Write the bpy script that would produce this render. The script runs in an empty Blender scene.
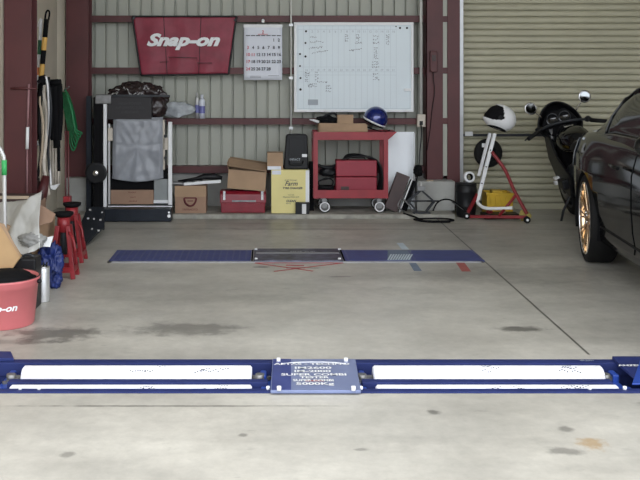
import bpy, bmesh, math, random
from mathutils import Vector, Matrix, noise
random.seed(7)
PI = math.pi
SC = bpy.context.scene
COL = SC.collection
CAMZ, F, CX, CY = 1.45, 1000.0, 268.0, 68.0

def X(px, Y): return (px - CX) * Y / F
def Z(py, Y): return CAMZ - (py - CY) * Y / F
def V(px, py, Y): return Vector((X(px, Y), Y, Z(py, Y)))

# ------------------------------------------------------------------ materials
MATS = {}
def mat(name, col, rough=0.5, metal=0.0, var=0.0, vscale=8.0, bump=0.0, bscale=60.0, spec=0.5, coat=0.0, alpha=1.0, trans=0.0, stretch=None):
    if name in MATS: return MATS[name]
    m = bpy.data.materials.new(name); m.use_nodes = True
    nt = m.node_tree; N = nt.nodes; L = nt.links
    b = N['Principled BSDF']
    b.inputs['Base Color'].default_value = (*col, 1)
    b.inputs['Roughness'].default_value = rough
    b.inputs['Metallic'].default_value = metal
    b.inputs['Specular IOR Level'].default_value = spec
    if coat: b.inputs['Coat Weight'].default_value = coat; b.inputs['Coat Roughness'].default_value = 0.04
    if alpha < 1: b.inputs['Alpha'].default_value = alpha
    if trans: b.inputs['Transmission Weight'].default_value = trans
    tc = N.new('ShaderNodeTexCoord'); src = tc.outputs['Object']
    if stretch:
        mp = N.new('ShaderNodeMapping'); mp.inputs['Scale'].default_value = stretch
        L.new(src, mp.inputs['Vector']); src = mp.outputs['Vector']
    if var:
        n = N.new('ShaderNodeTexNoise'); n.inputs['Scale'].default_value = vscale; n.inputs['Detail'].default_value = 5
        L.new(src, n.inputs['Vector'])
        r = N.new('ShaderNodeMapRange'); r.inputs[1].default_value = .3; r.inputs[2].default_value = .7
        r.inputs[3].default_value = 1 - var; r.inputs[4].default_value = 1 + var
        L.new(n.outputs['Fac'], r.inputs[0])
        mx = N.new('ShaderNodeVectorMath'); mx.operation = 'SCALE'; mx.inputs[0].default_value = col
        L.new(r.outputs[0], mx.inputs['Scale']); L.new(mx.outputs[0], b.inputs['Base Color'])
    if bump:
        n = N.new('ShaderNodeTexNoise'); n.inputs['Scale'].default_value = bscale; n.inputs['Detail'].default_value = 3
        L.new(src, n.inputs['Vector'])
        bp = N.new('ShaderNodeBump'); bp.inputs['Strength'].default_value = bump; bp.inputs['Distance'].default_value = .01
        L.new(n.outputs['Fac'], bp.inputs['Height']); L.new(bp.outputs[0], b.inputs['Normal'])
    MATS[name] = m; return m

def floor_mat():
    m = bpy.data.materials.new('concrete_floor'); m.use_nodes = True
    nt = m.node_tree; N = nt.nodes; L = nt.links; b = N['Principled BSDF']
    tc = N.new('ShaderNodeTexCoord'); P = tc.outputs['Object']
    def nz(scale, detail, st=None, rough=.6):
        v = P
        if st:
            mp = N.new('ShaderNodeMapping'); mp.inputs['Scale'].default_value = st; L.new(P, mp.inputs['Vector']); v = mp.outputs['Vector']
        n = N.new('ShaderNodeTexNoise'); n.inputs['Scale'].default_value = scale; n.inputs['Detail'].default_value = detail; n.inputs['Roughness'].default_value = rough
        L.new(v, n.inputs['Vector']); return n.outputs['Fac']
    def mr(v, a, c, d, e):
        r = N.new('ShaderNodeMapRange'); L.new(v, r.inputs[0])
        for i, q in enumerate((a, c, d, e)): r.inputs[i + 1].default_value = q
        return r.outputs[0]
    def mul(a, c):
        k = N.new('ShaderNodeMath'); k.operation = 'MULTIPLY'; L.new(a, k.inputs[0]); L.new(c, k.inputs[1]); return k.outputs[0]
    f = mr(nz(.9, 6), .3, .7, .80, 1.14)
    f = mul(f, mr(nz(1.1, 5, (.8, 1.6, 1)), .32, .7, .78, 1.12))
    f = mul(f, mr(nz(14, 9, (1, .9, 1), .75), .3, .72, .86, 1.10))
    f = mul(f, mr(nz(3.2, 8, (1, 1.5, 1), .7), .62, .74, 1, .72))   # small worn spots
    f = mul(f, mr(nz(9, 3, (.6, 2.2, 1)), .70, .76, 1, .62))
    sep = N.new('ShaderNodeSeparateXYZ'); L.new(P, sep.inputs[0])
    # stains with a shape of their own: x, y, half width, half depth, strength
    wob = nz(9, 6)
    for (sx, sy, wx, wy, s) in ((-1.16, 5.45, .24, .16, .40), (-.45, 5.55, .30, .15, .55), (-1.4, 5.3, .3, .05, .75), (1.40, 5.56, .15, .06, .35), (-.5, 4.29, .85, .010, .5),
                            (.70, 4.22, .03, .03, .45), (1.12, 3.78, .07, .04, .55), (-.1, 3.95, .02, .02, .5), (.35, 3.8, .03, .015, .6), (-.75, 3.75, .03, .03, .6), (1.2, 4.02, .04, .03, .55), (1.9, 7.0, .9, .3, .8), (-.05, 7.28, .06, .03, .4), (.5, 6.95, .08, .02, .5), (.34, 7.25, .05, .02, .5), (-1.0, 9.05, 1.2, .05, .82), (.6, 9.0, 1.4, .04, .8), (-.4, 6.3, .8, .12, .87), (.9, 6.5, .6, .1, .87), (.3, 3.9, .9, .05, .93)):
        c = N.new('ShaderNodeCombineXYZ')
        for ax, s0, w in ((0, sx, wx), (1, sy, wy)):
            a = N.new('ShaderNodeMath'); a.operation = 'SUBTRACT'; L.new(sep.outputs[ax], a.inputs[0]); a.inputs[1].default_value = s0
            d = N.new('ShaderNodeMath'); d.operation = 'DIVIDE'; L.new(a.outputs[0], d.inputs[0]); d.inputs[1].default_value = w
            L.new(d.outputs[0], c.inputs[ax])
        ln = N.new('ShaderNodeVectorMath'); ln.operation = 'LENGTH'; L.new(c.outputs[0], ln.inputs[0])
        ad = N.new('ShaderNodeMath'); ad.operation = 'ADD'; L.new(ln.outputs['Value'], ad.inputs[0])
        wv = mr(wob, .3, .7, -.5, .5); L.new(wv, ad.inputs[1])
        f = mul(f, mr(ad.outputs[0], .55, 1.15, s, 1))
    # red brown rust mark near the front right, and the saw cut joints
    def line(axis, c0, w, s):
        a = N.new('ShaderNodeMath'); a.operation = 'SUBTRACT'; L.new(sep.outputs[axis], a.inputs[0]); a.inputs[1].default_value = c0
        d = N.new('ShaderNodeMath'); d.operation = 'ABSOLUTE'; L.new(a.outputs[0], d.inputs[0])
        return mr(d.outputs[0], w * .6, w, s, 1)
    gy = N.new('ShaderNodeMath'); gy.operation = 'LESS_THAN'; L.new(sep.outputs[1], gy.inputs[0]); gy.inputs[1].default_value = 5.06
    gm = N.new('ShaderNodeMath'); gm.operation = 'MAXIMUM'; L.new(gy.outputs[0], gm.inputs[0]); L.new(line(0, 1.625, .008, .22), gm.inputs[1])
    f = mul(f, gm.outputs[0]); f = mul(f, line(1, 9.0, .014, .62)); f = mul(f, line(1, 9.33, .012, .7))
    sc = N.new('ShaderNodeVectorMath'); sc.operation = 'SCALE'; L.new(f, sc.inputs['Scale'])
    tint = N.new('ShaderNodeMix'); tint.data_type = 'RGBA'
    tint.inputs[6].default_value = (.51, .485, .425, 1); tint.inputs[7].default_value = (.44, .43, .39, 1)
    L.new(nz(.7, 3), tint.inputs[0]); L.new(tint.outputs[2], sc.inputs[0])
    tan_ = N.new('ShaderNodeMix'); tan_.data_type = 'RGBA'; tan_.inputs[7].default_value = (.36, .25, .13, 1)
    L.new(sc.outputs[0], tan_.inputs[6])
    cm = N.new('ShaderNodeVectorMath'); cm.operation = 'SUBTRACT'; cm.inputs[1].default_value = (1.25, 3.86, 0); L.new(P, cm.inputs[0])
    cd = N.new('ShaderNodeVectorMath'); cd.operation = 'DIVIDE'; cd.inputs[1].default_value = (.055, .06, 1); L.new(cm.outputs[0], cd.inputs[0])
    cl = N.new('ShaderNodeVectorMath'); cl.operation = 'LENGTH'; L.new(cd.outputs[0], cl.inputs[0])
    ca_ = N.new('ShaderNodeMath'); ca_.operation = 'ADD'; L.new(cl.outputs['Value'], ca_.inputs[0]); L.new(mr(nz(25, 5), .3, .7, -.6, .6), ca_.inputs[1])
    L.new(mr(ca_.outputs[0], .4, 1.2, .75, 0), tan_.inputs[0])
    L.new(tan_.outputs[2], b.inputs['Base Color'])
    L.new(mr(nz(2.5, 5), .3, .7, .30, .52), b.inputs['Roughness'])
    b.inputs['Specular IOR Level'].default_value = .45
    bp = N.new('ShaderNodeBump'); bp.inputs['Strength'].default_value = .12; bp.inputs['Distance'].default_value = .004
    L.new(nz(30, 5), bp.inputs['Height']); L.new(bp.outputs[0], b.inputs['Normal'])
    return m

M = dict(
 maroon=mat('maroon_paint', (.085, .0185, .0195), .5, var=.16, vscale=3, bump=.05),
 siding=mat('ribbed_siding_paint', (.41, .42, .36), .5, var=.07, vscale=2.5, stretch=(1, 1, .3)),
 shutter=mat('shutter_paint', (.43, .41, .30), .5, var=.06, vscale=2),
 conc=mat('wall_concrete', (.36, .36, .34), .8, var=.14, vscale=5, bump=.2, bscale=30),
 plinth=mat('plinth_concrete', (.34, .33, .29), .8, var=.3, vscale=9, bump=.3, bscale=30),
 beige=mat('beige_panel', (.66, .60, .49), .6, var=.06, vscale=3),
 ceiling=mat('ceiling_sheet', (.55, .55, .52), .7, var=.05),
 galv=mat('galvanised_steel', (.55, .56, .57), .4, .5, var=.08),
 pipe=mat('white_conduit', (.62, .62, .58), .5, var=.04),
 snapred=mat('red_vinyl', (.25, .024, .048), .5, var=.18, vscale=7, bump=.35, bscale=9),
 blackc=mat('black_binding', (.018, .016, .018), .6),
 white=mat('white_paint', (.82, .83, .84), .4, var=.03),
 paper=mat('white_paper', (.76, .79, .86), .7),
 board=mat('whiteboard_enamel', (.70, .78, .82), .22, var=.02, vscale=3),
 ink=mat('dark_ink', (.06, .06, .08), .6),
 ink2=mat('grey_ink', (.38, .42, .46), .6),
 inkp=mat('pale_grey_ink', (.52, .58, .62), .6),
 redink=mat('red_ink', (.60, .10, .14), .6),
 cartred=mat('cart_red_enamel', (.29, .018, .028), .38, var=.14, vscale=9),
 redpaint=mat('stand_red_paint', (.24, .016, .022), .4, var=.2, vscale=12),
 toolred=mat('toolbox_red_enamel', (.22, .010, .022), .28, var=.12, vscale=12),
 card=mat('cardboard_tan', (.40, .27, .17), .85, var=.10, vscale=6, bump=.06),
 card2=mat('cardboard_brown', (.33, .21, .145), .85, var=.10, vscale=6, bump=.06),
 cardin=mat('cardboard_inside', (.22, .15, .09), .9, var=.1),
 yellow=mat('pale_yellow_card', (.78, .69, .30), .6, var=.05, vscale=5),
 yplastic=mat('yellow_plastic', (.62, .40, .03), .4, var=.15, vscale=9),
 ycloth=mat('yellow_cloth', (.62, .52, .16), .8, var=.2, vscale=14, bump=.3),
  black=mat('black_plastic', (.008,.0085,.010), .45, var=.2, spec=.3),
  blackm=mat('black_matte', (.006,.006,.007), .85, var=.2, spec=.15),
 blackg=mat('black_gloss', (.008, .008, .009), .12, coat=.6),
 dgrey=mat('dark_grey_steel', (.030, .033, .038), .45, .2, var=.2, spec=.35),
 navy=mat('black_blue_plate', (.012, .016, .024), .45, .1, var=.25, spec=.3),
 rubber=mat('tyre_rubber', (.008, .008, .008), .75, spec=.25),
 chrome=mat('chrome', (.75, .75, .76), .12, 1),
 steel=mat('worn_steel', (.22, .22, .22), .42, .6, var=.2, vscale=20),
 sheet=mat('grey_plastic_cover', (.29, .305, .335), .30, var=.14, vscale=6, bump=.25, bscale=12),
 clear=mat('clear_plastic_bag', (.62, .66, .70), .16, bump=.8, bscale=22, var=.3, vscale=14, alpha=.55),
 polysheet=mat('translucent_poly_sheet', (.50, .50, .48), .33, var=.14, vscale=5, bump=.4, bscale=7),
 bag=mat('dark_bin_bag', (.030, .020, .020), .2, bump=.9, bscale=20),
 can=mat('white_spray_can', (.70, .73, .82), .3),
 lav=mat('lavender_print', (.16, .17, .42), .4),
 bluehel=mat('blue_metalflake', (.004, .015, .16), .12, .3, coat=1),
 cream=mat('cream_hose', (.60, .54, .46), .5, var=.12, vscale=12),
 green=mat('green_hose', (.010, .20, .065), .4, var=.15),
 ltgreen=mat('bright_green_tape', (.05, .42, .12), .5),
 ystripe=mat('yellow_tape', (.72, .42, .10), .5),
 orange=mat('orange_tape', (.75, .25, .08), .5),
 dgreen=mat('dark_green_tape', (.02, .12, .06), .5),
 bucket=mat('coral_plastic', (.62, .17, .18), .42, var=.05),
 bluecl=mat('blue_plastic_sack', (.015, .03, .15), .45, var=.3, vscale=14, bump=.7, bscale=16),
 silver=mat('silver_can', (.66, .67, .68), .35, .6, var=.1),
 testblue=mat('tester_blue_paint', (.018, .028, .115), .6, spec=.25, var=.15, vscale=6),
 testblue2=mat('tester_bright_blue', (.02, .06, .32), .4, var=.1),
 platewh=mat('roller_white_coating', (.86, .87, .92), .5, var=.02),
 platebl=mat('tester_cover_blue', (.17, .205, .35), .36, .1, var=.1, vscale=5),
 farblue=mat('plate_navy_blue', (.04, .055, .19), .5, var=.12, vscale=9),
 farbluel=mat('plate_rib_blue', (.075, .085, .20), .5, var=.1),
 fardark=mat('worn_cover_steel', (.075, .075, .11), .45, .2, var=.6, vscale=14),
 frame=mat('grey_frame_steel', (.34, .34, .36), .45, .3, var=.15),
 redchalk=mat('red_floor_paint', (.40, .08, .08), .7, var=.3, vscale=30),
 redtape=mat('red_tape', (.34, .09, .08), .6, var=.1),
 bluetape=mat('grey_blue_tape', (.14, .18, .25), .6, var=.1),
 paletape=mat('pale_blue_tape', (.50, .58, .64), .5, var=.08),
 mirror=mat('mirror_glass', (.25, .26, .26), .06, 1),
 gold=mat('bronze_gold_alloy', (.72, .53, .34), .2, 1, var=.1),
 carp=mat('car_black_paint', (.003, .0032, .0036), .08, spec=.5),
 glass=mat('tinted_glass', (.012, .014, .014), .05, spec=.6),
 lens=mat('smoked_lens', (.10, .11, .12), .08, coat=1),
 amber=mat('amber_lens', (.42, .10, .03), .3),
 wood=mat('dark_brown_board', (.055, .030, .028), .5, var=.2, vscale=8),
 lightmetal=mat('pale_aluminium', (.60, .60, .60), .4, .4),
 tan=mat('tan_board', (.46, .37, .27), .8, var=.1),
 dirt=mat('pit_grime', (.05, .045, .03), .8, var=.5, vscale=30),
)
M['floor'] = floor_mat()

# ------------------------------------------------------------------ builders
ORG = {}
class MB:
    def __init__(s): s.bm = bmesh.new()
    def _add(s, vs, fs, smooth=False):
        b = [s.bm.verts.new(v) for v in vs]
        for f in fs:
            try:
                q = s.bm.faces.new([b[i] for i in f]); q.smooth = smooth
            except ValueError: pass
        return s
    def box(s, x0, x1, y0, y1, z0, z1, mx=None):
        if x0 > x1: x0, x1 = x1, x0
        if y0 > y1: y0, y1 = y1, y0
        if z0 > z1: z0, z1 = z1, z0
        vs = [Vector(p) for p in ((x0,y0,z0),(x1,y0,z0),(x1,y1,z0),(x0,y1,z0),(x0,y0,z1),(x1,y0,z1),(x1,y1,z1),(x0,y1,z1))]
        if mx: vs = [mx @ v for v in vs]
        return s._add(vs, [(0,3,2,1),(4,5,6,7),(0,1,5,4),(1,2,6,5),(2,3,7,6),(3,0,4,7)])
    def bar(s, a, b, w, d=None, up=(0,0,1)):
        a, b = Vector(a), Vector(b); d = d or w
        z = (b - a); L = z.length; z.normalize()
        u = Vector(up)
        if abs(z.dot(u)) > .95: u = Vector((0,1,0))
        x = u.cross(z).normalized(); y = z.cross(x)
        mx = Matrix((( x.x,y.x,z.x,a.x),(x.y,y.y,z.y,a.y),(x.z,y.z,z.z,a.z),(0,0,0,1)))
        return s.box(-w/2, w/2, -d/2, d/2, 0, L, mx)
    def tube(s, pts, r, seg=10, caps=True, smooth_path=0, flat=1.0):
        pts = [Vector(p) for p in pts]
        if smooth_path:
            q = []
            n = len(pts)
            for i in range(n - 1):
                p0, p1, p2, p3 = pts[max(i-1,0)], pts[i], pts[i+1], pts[min(i+2,n-1)]
                for k in range(smooth_path):
                    t = k / smooth_path
                    q.append(.5*((2*p1)+(p2-p0)*t+(2*p0-5*p1+4*p2-p3)*t*t+(3*p1-p0-3*p2+p3)*t**3))
            q.append(pts[-1]); pts = q
        n = len(pts); rs = r if isinstance(r, (list, tuple)) else [r]*n
        if len(rs) != n: rs = [rs[0] + (rs[-1]-rs[0])*i/(n-1) for i in range(n)]
        t0 = (pts[1]-pts[0]).normalized()
        u = Vector((0,1,0)) if abs(t0.y) < .9 else Vector((1,0,0))
        vs = []
        for i, p in enumerate(pts):
            t = (pts[min(i+1,n-1)] - pts[max(i-1,0)]).normalized()
            u = (u - t*u.dot(t)).normalized(); w = t.cross(u)
            for k in range(seg):
                a = 2*PI*k/seg
                vs.append(p + (u*math.cos(a)*flat + w*math.sin(a))*rs[i])
        fs = [(i*seg+k, i*seg+(k+1)%seg, (i+1)*seg+(k+1)%seg, (i+1)*seg+k) for i in range(n-1) for k in range(seg)]
        s._add(vs, fs, True)
        if caps:
            nb = len(s.bm.verts); s.bm.verts.ensure_lookup_table()
            base = nb - n*seg
            for ring in (range(seg-1,-1,-1), range((n-1)*seg, n*seg)):
                try: s.bm.faces.new([s.bm.verts[base+k] for k in ring])
                except ValueError: pass
        return s
    def cyl(s, a, b, r, r2=None, seg=20): return s.tube([a, b], [r, r if r2 is None else r2], seg)
    def lathe(s, prof, c, axis=(0,0,1), seg=32, a0=0, a1=2*PI):
        z = Vector(axis).normalized(); u = Vector((1,0,0)) if abs(z.x) < .9 else Vector((0,1,0))
        x = (u - z*u.dot(z)).normalized(); y = z.cross(x); c = Vector(c)
        full = abs(a1-a0-2*PI) < 1e-6; m = seg if full else seg+1; vs = []
        for (r, h) in prof:
            for k in range(m):
                a = a0 + (a1-a0)*k/seg
                vs.append(c + z*h + (x*math.cos(a)+y*math.sin(a))*max(r,1e-5))
        fs = [(i*m+k, i*m+(k+1)%m, (i+1)*m+(k+1)%m, (i+1)*m+k) for i in range(len(prof)-1) for k in range(seg)]
        return s._add(vs, fs, True)
    def torus(s, c, R, r, axis=(0,1,0), seg=28, rs=8, squash=1):
        prof = [(R + r*math.cos(2*PI*k/rs), r*math.sin(2*PI*k/rs)*squash) for k in range(rs+1)]
        return s.lathe(prof, c, axis, seg)
    def prism(s, poly, d0, d1, fn):      # poly of (a,b); fn(a,b,d)->point
        n = len(poly)
        vs = [fn(a, b, d0) for a, b in poly] + [fn(a, b, d1) for a, b in poly]
        return s._add(vs, [tuple(range(n-1,-1,-1)), tuple(range(n,2*n))] + [(i,(i+1)%n,n+(i+1)%n,n+i) for i in range(n)])
    def xz(s, poly, y0, y1): return s.prism(poly, y0, y1, lambda a,b,d: Vector((a,d,b)))
    def yz(s, poly, x0, x1): return s.prism(poly, x0, x1, lambda a,b,d: Vector((d,a,b)))
    def xy(s, poly, z0, z1): return s.prism(poly, z0, z1, lambda a,b,d: Vector((a,b,d)))
    def grid(s, nu, nv, fn, thick=0, closed=False):
        vs = [fn(i/(nu-1), j/(nv-1)) for j in range(nv) for i in range(nu)]
        fs = [(j*nu+i, j*nu+i+1, (j+1)*nu+i+1, (j+1)*nu+i) for j in range(nv-1) for i in range(nu-1)]
        return s._add(vs, fs, True)
    def blob(s, c, rad, amp=.15, fr=2.0, sub=4, seed=0, flatz=None, ridge=False):
        t = bmesh.new(); bmesh.ops.create_icosphere(t, subdivisions=sub, radius=1)
        vs = []
        for v in t.verts:
            d = v.co.normalized(); n = noise.noise(d*fr + Vector((seed*7.1, seed*3.3, 1)))
            n2 = noise.noise(d*fr*2.7 + Vector((seed, 5, 2)))
            if ridge: n = 1-2*abs(n)*2; n2 = -abs(n2)*2
            k = 1 + amp*(n + .5*n2)
            p = Vector((d.x*rad[0]*k, d.y*rad[1]*k, d.z*rad[2]*k))
            if flatz is not None: p.z = max(p.z, flatz)
            vs.append(Vector(c)+p)
        fs = [tuple(v.index for v in f.verts) for f in t.faces]; t.free()
        return s._add(vs, fs, True)
    def text(s, body, size, o, u=(1,0,0), v=(0,0,1), off=0.0, shear=0.0, align='CENTER', th=.0006, fn=None, sx=1.0, res=3):
        cu = bpy.data.curves.new('t', 'FONT'); cu.body = body; cu.size = size; cu.offset = off; cu.shear = shear
        cu.align_x = align; cu.resolution_u = res; cu.extrude = 0
        ob = bpy.data.objects.new('t', cu); COL.objects.link(ob)
        bpy.context.view_layer.update()
        me = bpy.data.meshes.new_from_object(ob.evaluated_get(bpy.context.evaluated_depsgraph_get()))
        o, u, v = Vector(o), Vector(u), Vector(v); n = u.cross(v)
        vs = []
        for q in me.vertices:
            p = (fn(q.co.x*sx, q.co.y) if fn else o + u*q.co.x*sx + v*q.co.y + n*th); vs.append(p)
        s._add(vs, [tuple(p.vertices) for p in me.polygons])
        bpy.data.objects.remove(ob); bpy.data.meshes.remove(me); bpy.data.curves.remove(cu)
        return s
    def xform(s, mx):
        bmesh.ops.transform(s.bm, matrix=mx, verts=s.bm.verts[:]); return s
    def build(s, name, m, parent=None, bevel=0, sub=0, solid=0, bseg=2, label=None, cat=None, group=None, kind=None, fixn=True):
        if fixn: bmesh.ops.recalc_face_normals(s.bm, faces=s.bm.faces[:])
        me = bpy.data.meshes.new(name)
        if parent: org = ORG[parent]
        else:
            xs = [v.co for v in s.bm.verts]
            org = Vector(((min(v.x for v in xs)+max(v.x for v in xs))/2, (min(v.y for v in xs)+max(v.y for v in xs))/2, min(v.z for v in xs)))
            if kind == 'structure': org = Vector((0,0,0))
        bmesh.ops.translate(s.bm, vec=-org, verts=s.bm.verts[:])
        s.bm.to_mesh(me); s.bm.free(); me.materials.append(M[m] if isinstance(m, str) else m)
        o = bpy.data.objects.new(name, me); COL.objects.link(o)
        if parent: o.parent = parent
        else: o.location = org
        ORG[o] = org
        if solid:
            k = o.modifiers.new('s', 'SOLIDIFY'); k.thickness = solid; k.offset = 0
        if bevel:
            k = o.modifiers.new('b', 'BEVEL'); k.width = bevel; k.segments = bseg; k.limit_method = 'ANGLE'; k.angle_limit = .6; k.harden_normals = False
        if sub:
            k = o.modifiers.new('u', 'SUBSURF'); k.levels = sub; k.render_levels = sub
        tag(o, label, cat, group, kind)
        return o
def tag(o, label=None, cat=None, group=None, kind=None):
    if label: o['label'] = label
    if cat: o['category'] = cat
    if group: o['group'] = group
    if kind: o['kind'] = kind
    return o
def thing(name, label, cat, loc, group=None, rot=None):
    o = bpy.data.objects.new(name, None); COL.objects.link(o); o.location = loc; o.empty_display_size = .1
    if rot: o.rotation_euler = rot; ORG[o] = Vector((0,0,0))
    else: ORG[o] = Vector(loc)
    return tag(o, label, cat, group)
def struct(b, name, m, **k): return b.build(name, m, kind='structure', **k)

# ------------------------------------------------------------------ the room
XL, XR, YB, YF, H = -2.12, 5.6, 10.2, 3.5, 4.3
NY0, NY1, NX0, NX1 = 4.455, 4.965, -1.62, 2.13      # opening of the near roller tester
f = MB()
def quad(b, x0, x1, y0, y1, z): b._add([Vector((x0,y0,z)),Vector((x1,y0,z)),Vector((x1,y1,z)),Vector((x0,y1,z))], [(0,1,2,3)])
quad(f, -14, 16, -16, NY0, 0); quad(f, -14, NX0, NY0, NY1, 0); quad(f, NX1, 16, NY0, NY1, 0); quad(f, -14, 16, NY1, 10.6, 0)
for (x0,y0,x1,y1) in ((NX0,NY0,NX1,NY0),(NX1,NY0,NX1,NY1),(NX1,NY1,NX0,NY1),(NX0,NY1,NX0,NY0)):
    f._add([Vector((x0,y0,0)),Vector((x1,y1,0)),Vector((x1,y1,-.3)),Vector((x0,y0,-.3))],[(0,1,2,3)])
quad(f, NX0, NX1, NY0, NY1, -.3)
struct(f, 'floor', 'floor', fixn=False)
# plinth
struct(MB().box(XL, 1.8, 9.6, YB, 0, .044), 'trim_1', 'plinth', bevel=.006)
# concrete footing wall under the siding
struct(MB().box(XL, 1.82, YB, YB+.12, 0, .39), 'wall_footing', 'conc', bevel=.004)
# ribbed siding on the back wall
s = MB(); pitch = .118; prof = []; x = XL
while x < 1.9:
    prof += [(x, 0), (x+.094, 0), (x+.096, .034), (x+.112, .034)]; x += pitch
n = len(prof); ys = YB + .06
vs = [Vector((a, ys+d, z)) for z in (.39, H) for a, d in prof]
s._add(vs, [(i, i+1, n+i+1, n+i) for i in range(n-1)])
struct(s, 'wall_back', 'siding')
struct(MB().box(XL-.1, 6, 10.5, 10.6, 0, H), 'wall_outer', 'conc')
# left side wall, right side wall, ceiling
struct(MB().box(XL-.12, XL, YF, 10.5, 0, H), 'wall_left', 'beige')
struct(MB().box(XR, XR+.12, YF, 10.5, 0, H), 'wall_right', 'beige')
struct(MB().box(XL-.12, XR+.12, YF, 10.5, H, H+.1), 'ceiling', 'ceiling')
# horizontal steel rails
for k, (a, b) in enumerate(((15.5, 22), (67.5, 74), (118.5, 124.5))):
    g = MB(); z0, z1 = Z(b, 10.13), Z(a, 10.13)
    g.box(X(91,10.13), 1.86, 10.13, 10.135, z0, z1); g.box(X(91,10.13), 1.86, 10.135, 10.25, z1-.004, z1); g.box(X(91,10.13), 1.86, 10.135, 10.25, z0, z0+.004)
    struct(g, 'trim_%d' % (k+2), 'maroon')
struct(MB().box(X(91,10.13), 1.86, 10.13, 10.25, .385, .455), 'trim_5', 'maroon', bevel=.003)
# steel columns (H sections)
def hcol(name, x0, x1, y0, depth, z0, z1, t=.012):
    g = MB(); c = (x0+x1)/2
    g.box(x0, x1, y0, y0+t, z0, z1); g.box(x0, x1, y0+depth-t, y0+depth, z0, z1); g.box(c-.006, c+.006, y0+t, y0+depth-t, z0, z1)
    return struct(g, name, 'maroon', bevel=.002)
hcol('wall_column_1', X(66, 9.9), X(88.5, 9.9), 9.9, .2, .044, H)
hcol('wall_column_2', X(4, 8.0), X(31.5, 8.0), 8.0, .2, 0, H)
# column pair by the shutter
g = MB(); y0 = 10.02
g.box(X(426,y0), X(443,y0), y0, y0+.012, .3, H); g.box(X(426,y0), X(427.3,y0), y0, y0+.2, .3, H); g.box(X(426,y0), X(443,y0), y0+.188, y0+.2, .3, H)
struct(g, 'wall_column_3', 'maroon', bevel=.002)
g = MB(); g.box(X(447.5,y0), X(460,y0), y0, y0+.2, .044, H)
for py in (19, 70.5, 121): g.box(X(442,y0), X(448,y0), y0+.004, y0+.1, Z(py+3,y0), Z(py-3,y0))
struct(g, 'wall_column_4', 'maroon', bevel=.003)
struct(MB().box(X(442.8,y0+.02), X(447.7,y0+.02), y0+.02, y0+.03, Z(176,y0), H), 'trim_6', 'siding')  # added siding-coloured strip, keeps the gap the columns shade looking light
p = MB().box(X(417,9.85), X(455,9.85), 9.85, YB, .044, Z(181.5,9.85))
p.cyl((X(445,9.85), 9.852, Z(197,9.85)), (X(445,9.85), 9.84, Z(197,9.85)), .012)
struct(p, 'wall_pier_1', 'conc', bevel=.008)
struct(MB().box(X(66,9.8), X(98,9.8), 9.8, YB, .044, Z(178,9.8)), 'wall_pier_2', 'conc', bevel=.008)
struct(MB().box(XL, X(66,10.1), 10.05, 10.12, .044, H), 'wall_corner', 'beige')
# roller shutter
s = MB(); yd = 10.3; pit = .058; z = 0; pr = [(0, 0)]
while z < H:
    for k in range(1, 9):
        t = k/8; pr.append((z + pit*t, -.014*math.sin(PI*(.12+.88*t))**.6 if k < 8 else 0))
    pr += [(z+pit+.001, .022), (z+pit+.007, .022), (z+pit+.008, -.004)]; z += pit + .008
n = len(pr); vs = [Vector((xx, yd+d, zz)) for xx in (1.86, XR) for zz, d in pr]
s._add(vs, [(i, i+1, n+i+1, n+i) for i in range(n-1)], True)
for fc in s.bm.faces: fc.smooth = False
door = struct(s, 'door_1', 'shutter')
# shutter lock bar, latch and bottom rail
lb = MB().box(1.9, XR, yd-.03, yd-.018, Z(136.2,10.3), Z(133.6,10.3)); lb.build('lock_bar', 'dgrey', door)
MB().box(X(465,10.25), X(473,10.25), yd-.05, yd-.03, Z(136,10.25), Z(131.6,10.25)).build('latch', 'white', door, bevel=.003)
MB().box(1.9, XR, yd-.02, yd+.02, 0, .06).build('bottom_rail', 'shutter', door, bevel=.004)
g = MB(); g.box(X(459.5,10.2), X(463.5,10.2), 10.2, 10.34, 0, H); g.box(X(457.7,10.2), X(459.6,10.2), 10.21, 10.34, 0, H)
struct(g, 'door_frame_1', 'galv', bevel=.003)
# conduits
c1 = thing('conduit_pipe', 'thin white vertical conduit pipe on back wall between calendar and whiteboard', 'pipe', (X(291,10.1), 10.1, Z(150,10.1)))
MB().cyl(V(291,150,10.1), (X(291,10.1),10.1,H), .010).build('pipe', 'pipe', c1)
for py in (25, 78, 128): MB().box(X(289,10.09), X(293,10.09), 10.085, 10.13, Z(py+1.3,10.1), Z(py-1.3,10.1)).build('pipe_clip', 'galv', c1)
c2 = thing('conduit_pipe', 'white vertical conduit with square outlet box right of the whiteboard', 'pipe', (X(421,10.08), 10.08, Z(124,10.08)))
MB().cyl(V(421,116,10.08), (X(421,10.08),10.08,H), .015).build('pipe', 'pipe', c2)
ob = MB().box(X(417,10.08), X(425.5,10.08), 10.05, 10.12, Z(127,10.05), Z(114.5,10.05)).build('outlet_box', 'cream', c2, bevel=.006)
MB().box(X(419.6,10.04), X(423,10.04), 10.044, 10.05, Z(125,10.05), Z(121,10.05)).build('socket', 'black', ob)
cb = MB().tube([V(421,124,10.03), V(421.5,135,10.01), V(420,150,9.98), V(419,165,9.93), V(417,178,9.85), V(413,190,9.78), V(410,205,9.74)], .006, 8, smooth_path=5)
cb.build('power_cord', 'black', label='black power cord hanging down from the outlet box by the right column', cat='cord')
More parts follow.
